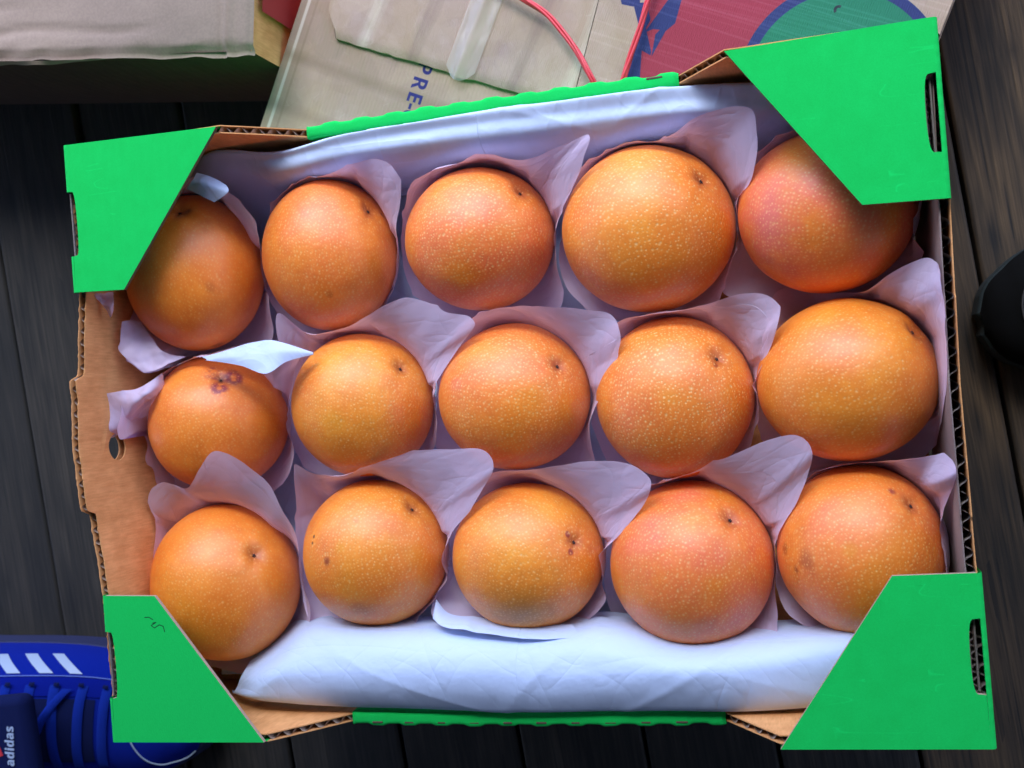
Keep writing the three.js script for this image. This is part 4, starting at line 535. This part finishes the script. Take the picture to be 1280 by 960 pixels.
{
  const knit = dataTex(256, 256, (i, j) => { const a = ((i >> 2) + (j >> 2)) % 2 ? .02 : -.02, n = (hash3(i, j, 3) - .5) * .03; return [.02 + n, .11 + a + n, .50 + a + n]; }, true, 6);
  const blue = M({ map: knit, roughness: 1, specularIntensity: .25 }), navy = M({ color: new THREE.Color(.004, .008, .05), roughness: 1, specularIntensity: .25 }), lace = M({ color: new THREE.Color(.004, .02, .22), roughness: 1, specularIntensity: .25 }), white = M({ color: new THREE.Color(.33, .40, .54), roughness: .5 }), redM = M({ color: new THREE.Color(.5, .02, .03), roughness: .6 });
  const F = shoeFrame([-.312, 0, .236], [-.615, 0, .199]);
  const t = thing('sports_shoe', [F.o.x, 0, F.o.z], 'blue lace-up sports shoe with white side stripes, on the planks beside the crate', 'shoe');
  put(t, 'sole', soleGeo(F, -.002), M({ color: new THREE.Color(.008, .012, .06), roughness: .8 }));
  put(t, 'upper', grid(90, 48, (u, v) => { const p = shoePt(F, Math.pow(u, 1.5) * .295, v * Math.PI); p.u = u; p.v = v; return p; }), blue);
  const A = (deg) => deg * Math.PI / 180, sd = F.n.z < 0 ? 0 : 180, an = (x) => sd ? Math.PI - A(x) : A(x);                           // degrees up from the side next to the planks' open space
  for (const [s, w] of [[.103, .0095], [.125, .0105], [.150, .0105]]) put(t, 'side_stripe', patch(F, s, s + w, an(22), an(46), .0009, -.026), white);
  put(t, 'side_stripe', patch(F, .150, .166, an(56), an(66), .0012, .004), white);
  put(t, 'tongue', patch(F, .075, .19, an(70), an(118), .0006), navy);
  const band = (s, a0, a1, sl, off) => patch(F, s - .0036, s + .0036, an(a0), an(a1), off, sl, 8, 30, .0014);
  for (const s of [.068, .086, .104, .122, .140, .157]) put(t, 'lace', band(s, 58, 124, .004 * (s > .1 ? -1 : .4), .0018), lace);
  put(t, 'lace', band(.112, 62, 116, .034, .0042), lace);
  for (const s of [.068, .086, .104, .122, .140, .157]) put(t, 'eyelet', patch(F, s - .002, s + .002, an(56.5), an(60), .0042, 0, 6, 6, .0006), navy);
  put(t, 'eyestay', patch(F, .062, .168, an(50), an(68), .0011), M({ map: knit, color: new THREE.Color(.55, .6, .8), roughness: 1, specularIntensity: .25 }));
  put(t, 'eyestay', patch(F, .062, .168, an(120), an(138), .0011), M({ map: knit, color: new THREE.Color(.55, .6, .8), roughness: 1, specularIntensity: .25 }));
  put(t, 'piping', tube(Array.from({ length: 12 }, (_, i) => shoePt(F, .055 + .13 * i / 11, an(49), .0012).toArray()), .0005, 40, 6), M({ color: new THREE.Color(.10, .16, .5) }));
  put(t, 'piping', tube(Array.from({ length: 12 }, (_, i) => shoePt(F, .006 + .055 * i / 11, an(150 - 95 * Math.pow(i / 11, 2)), .0012).toArray()), .0007, 40, 6), white);
  put(t, 'tongue_top', patch(F, .158, .26, an(52), an(150), .004, -.004, 30, 30, .014), navy);
  put(t, 'piping', tube(Array.from({ length: 16 }, (_, i) => shoePt(F, .168 + .02 * Math.pow(i / 15, 2), an(56 + 10 * i / 15 * 0 + 30 * (1 - Math.pow(1 - i / 15, 2)) * 0 + i * 1.2), .0165).toArray()), .0008, 40, 6), white);
  // the white lettering and red bars on the tongue, reading upwards
  const at = V([-0.4194, 0.113, 0.2396]), tx = new TextGeometry('adidas', { font, size: .0078, depth: .0006, curveSegments: 4 }); tx.computeBoundingBox(); const tl = tx.boundingBox.max.x;
  tx.scale(.030 / tl, 1, 1); tx.applyMatrix4(new THREE.Matrix4().makeBasis(new THREE.Vector3(.06, 0, -1).normalize(), new THREE.Vector3(-1, -.05, -.06).normalize(), new THREE.Vector3(0, 1, 0))); tx.translate(at.x, .1153, at.z);
  put(t, 'tongue_lettering', tx, white);
  for (let k = 0; k < 3; k++) put(t, 'emblem_bar', boxAt(.003, .0008, .009 + .004 * k, at.x - .0125 - k * .0048, .1151, at.z - .012, .35), redM);
  { const g = new RoundedBoxGeometry(.046, .016, .075, 4, .0075); g.rotateY(.08); g.translate(at.x - .008, .107, at.z - .014); put(t, 'tongue_label', g, navy); }
}
{
  const F = shoeFrame([0.2892, 0.02, -0.0313], [.62, 0, -.075]);
  const t = thing('dark_shoe', [F.o.x, 0, F.o.z], 'rounded black shoe toe with a raised seam, on the planks by the right end wall', 'shoe');
  const blk = M({ color: new THREE.Color(.0045, .0045, .0045), roughness: 1, specularIntensity: .12 });
  put(t, 'sole', soleGeo(F, -.003), M({ color: new THREE.Color(.002, .008, .008), roughness: .8 }));
  put(t, 'upper', grid(80, 40, (u, v) => shoePt(F, Math.pow(u, 1.5) * .295, v * Math.PI)), blk);
  put(t, 'seam', tube(Array.from({ length: 20 }, (_, i) => shoePt(F, .022 + .05 * Math.pow(i / 19 * 2 - 1, 2), Math.PI * (.12 + .76 * i / 19), .0008).toArray()), .0007, 60, 6), M({ color: new THREE.Color(.03, .028, .026) }));
}
scene.updateMatrixWorld(true);
renderer.render(scene, camera);
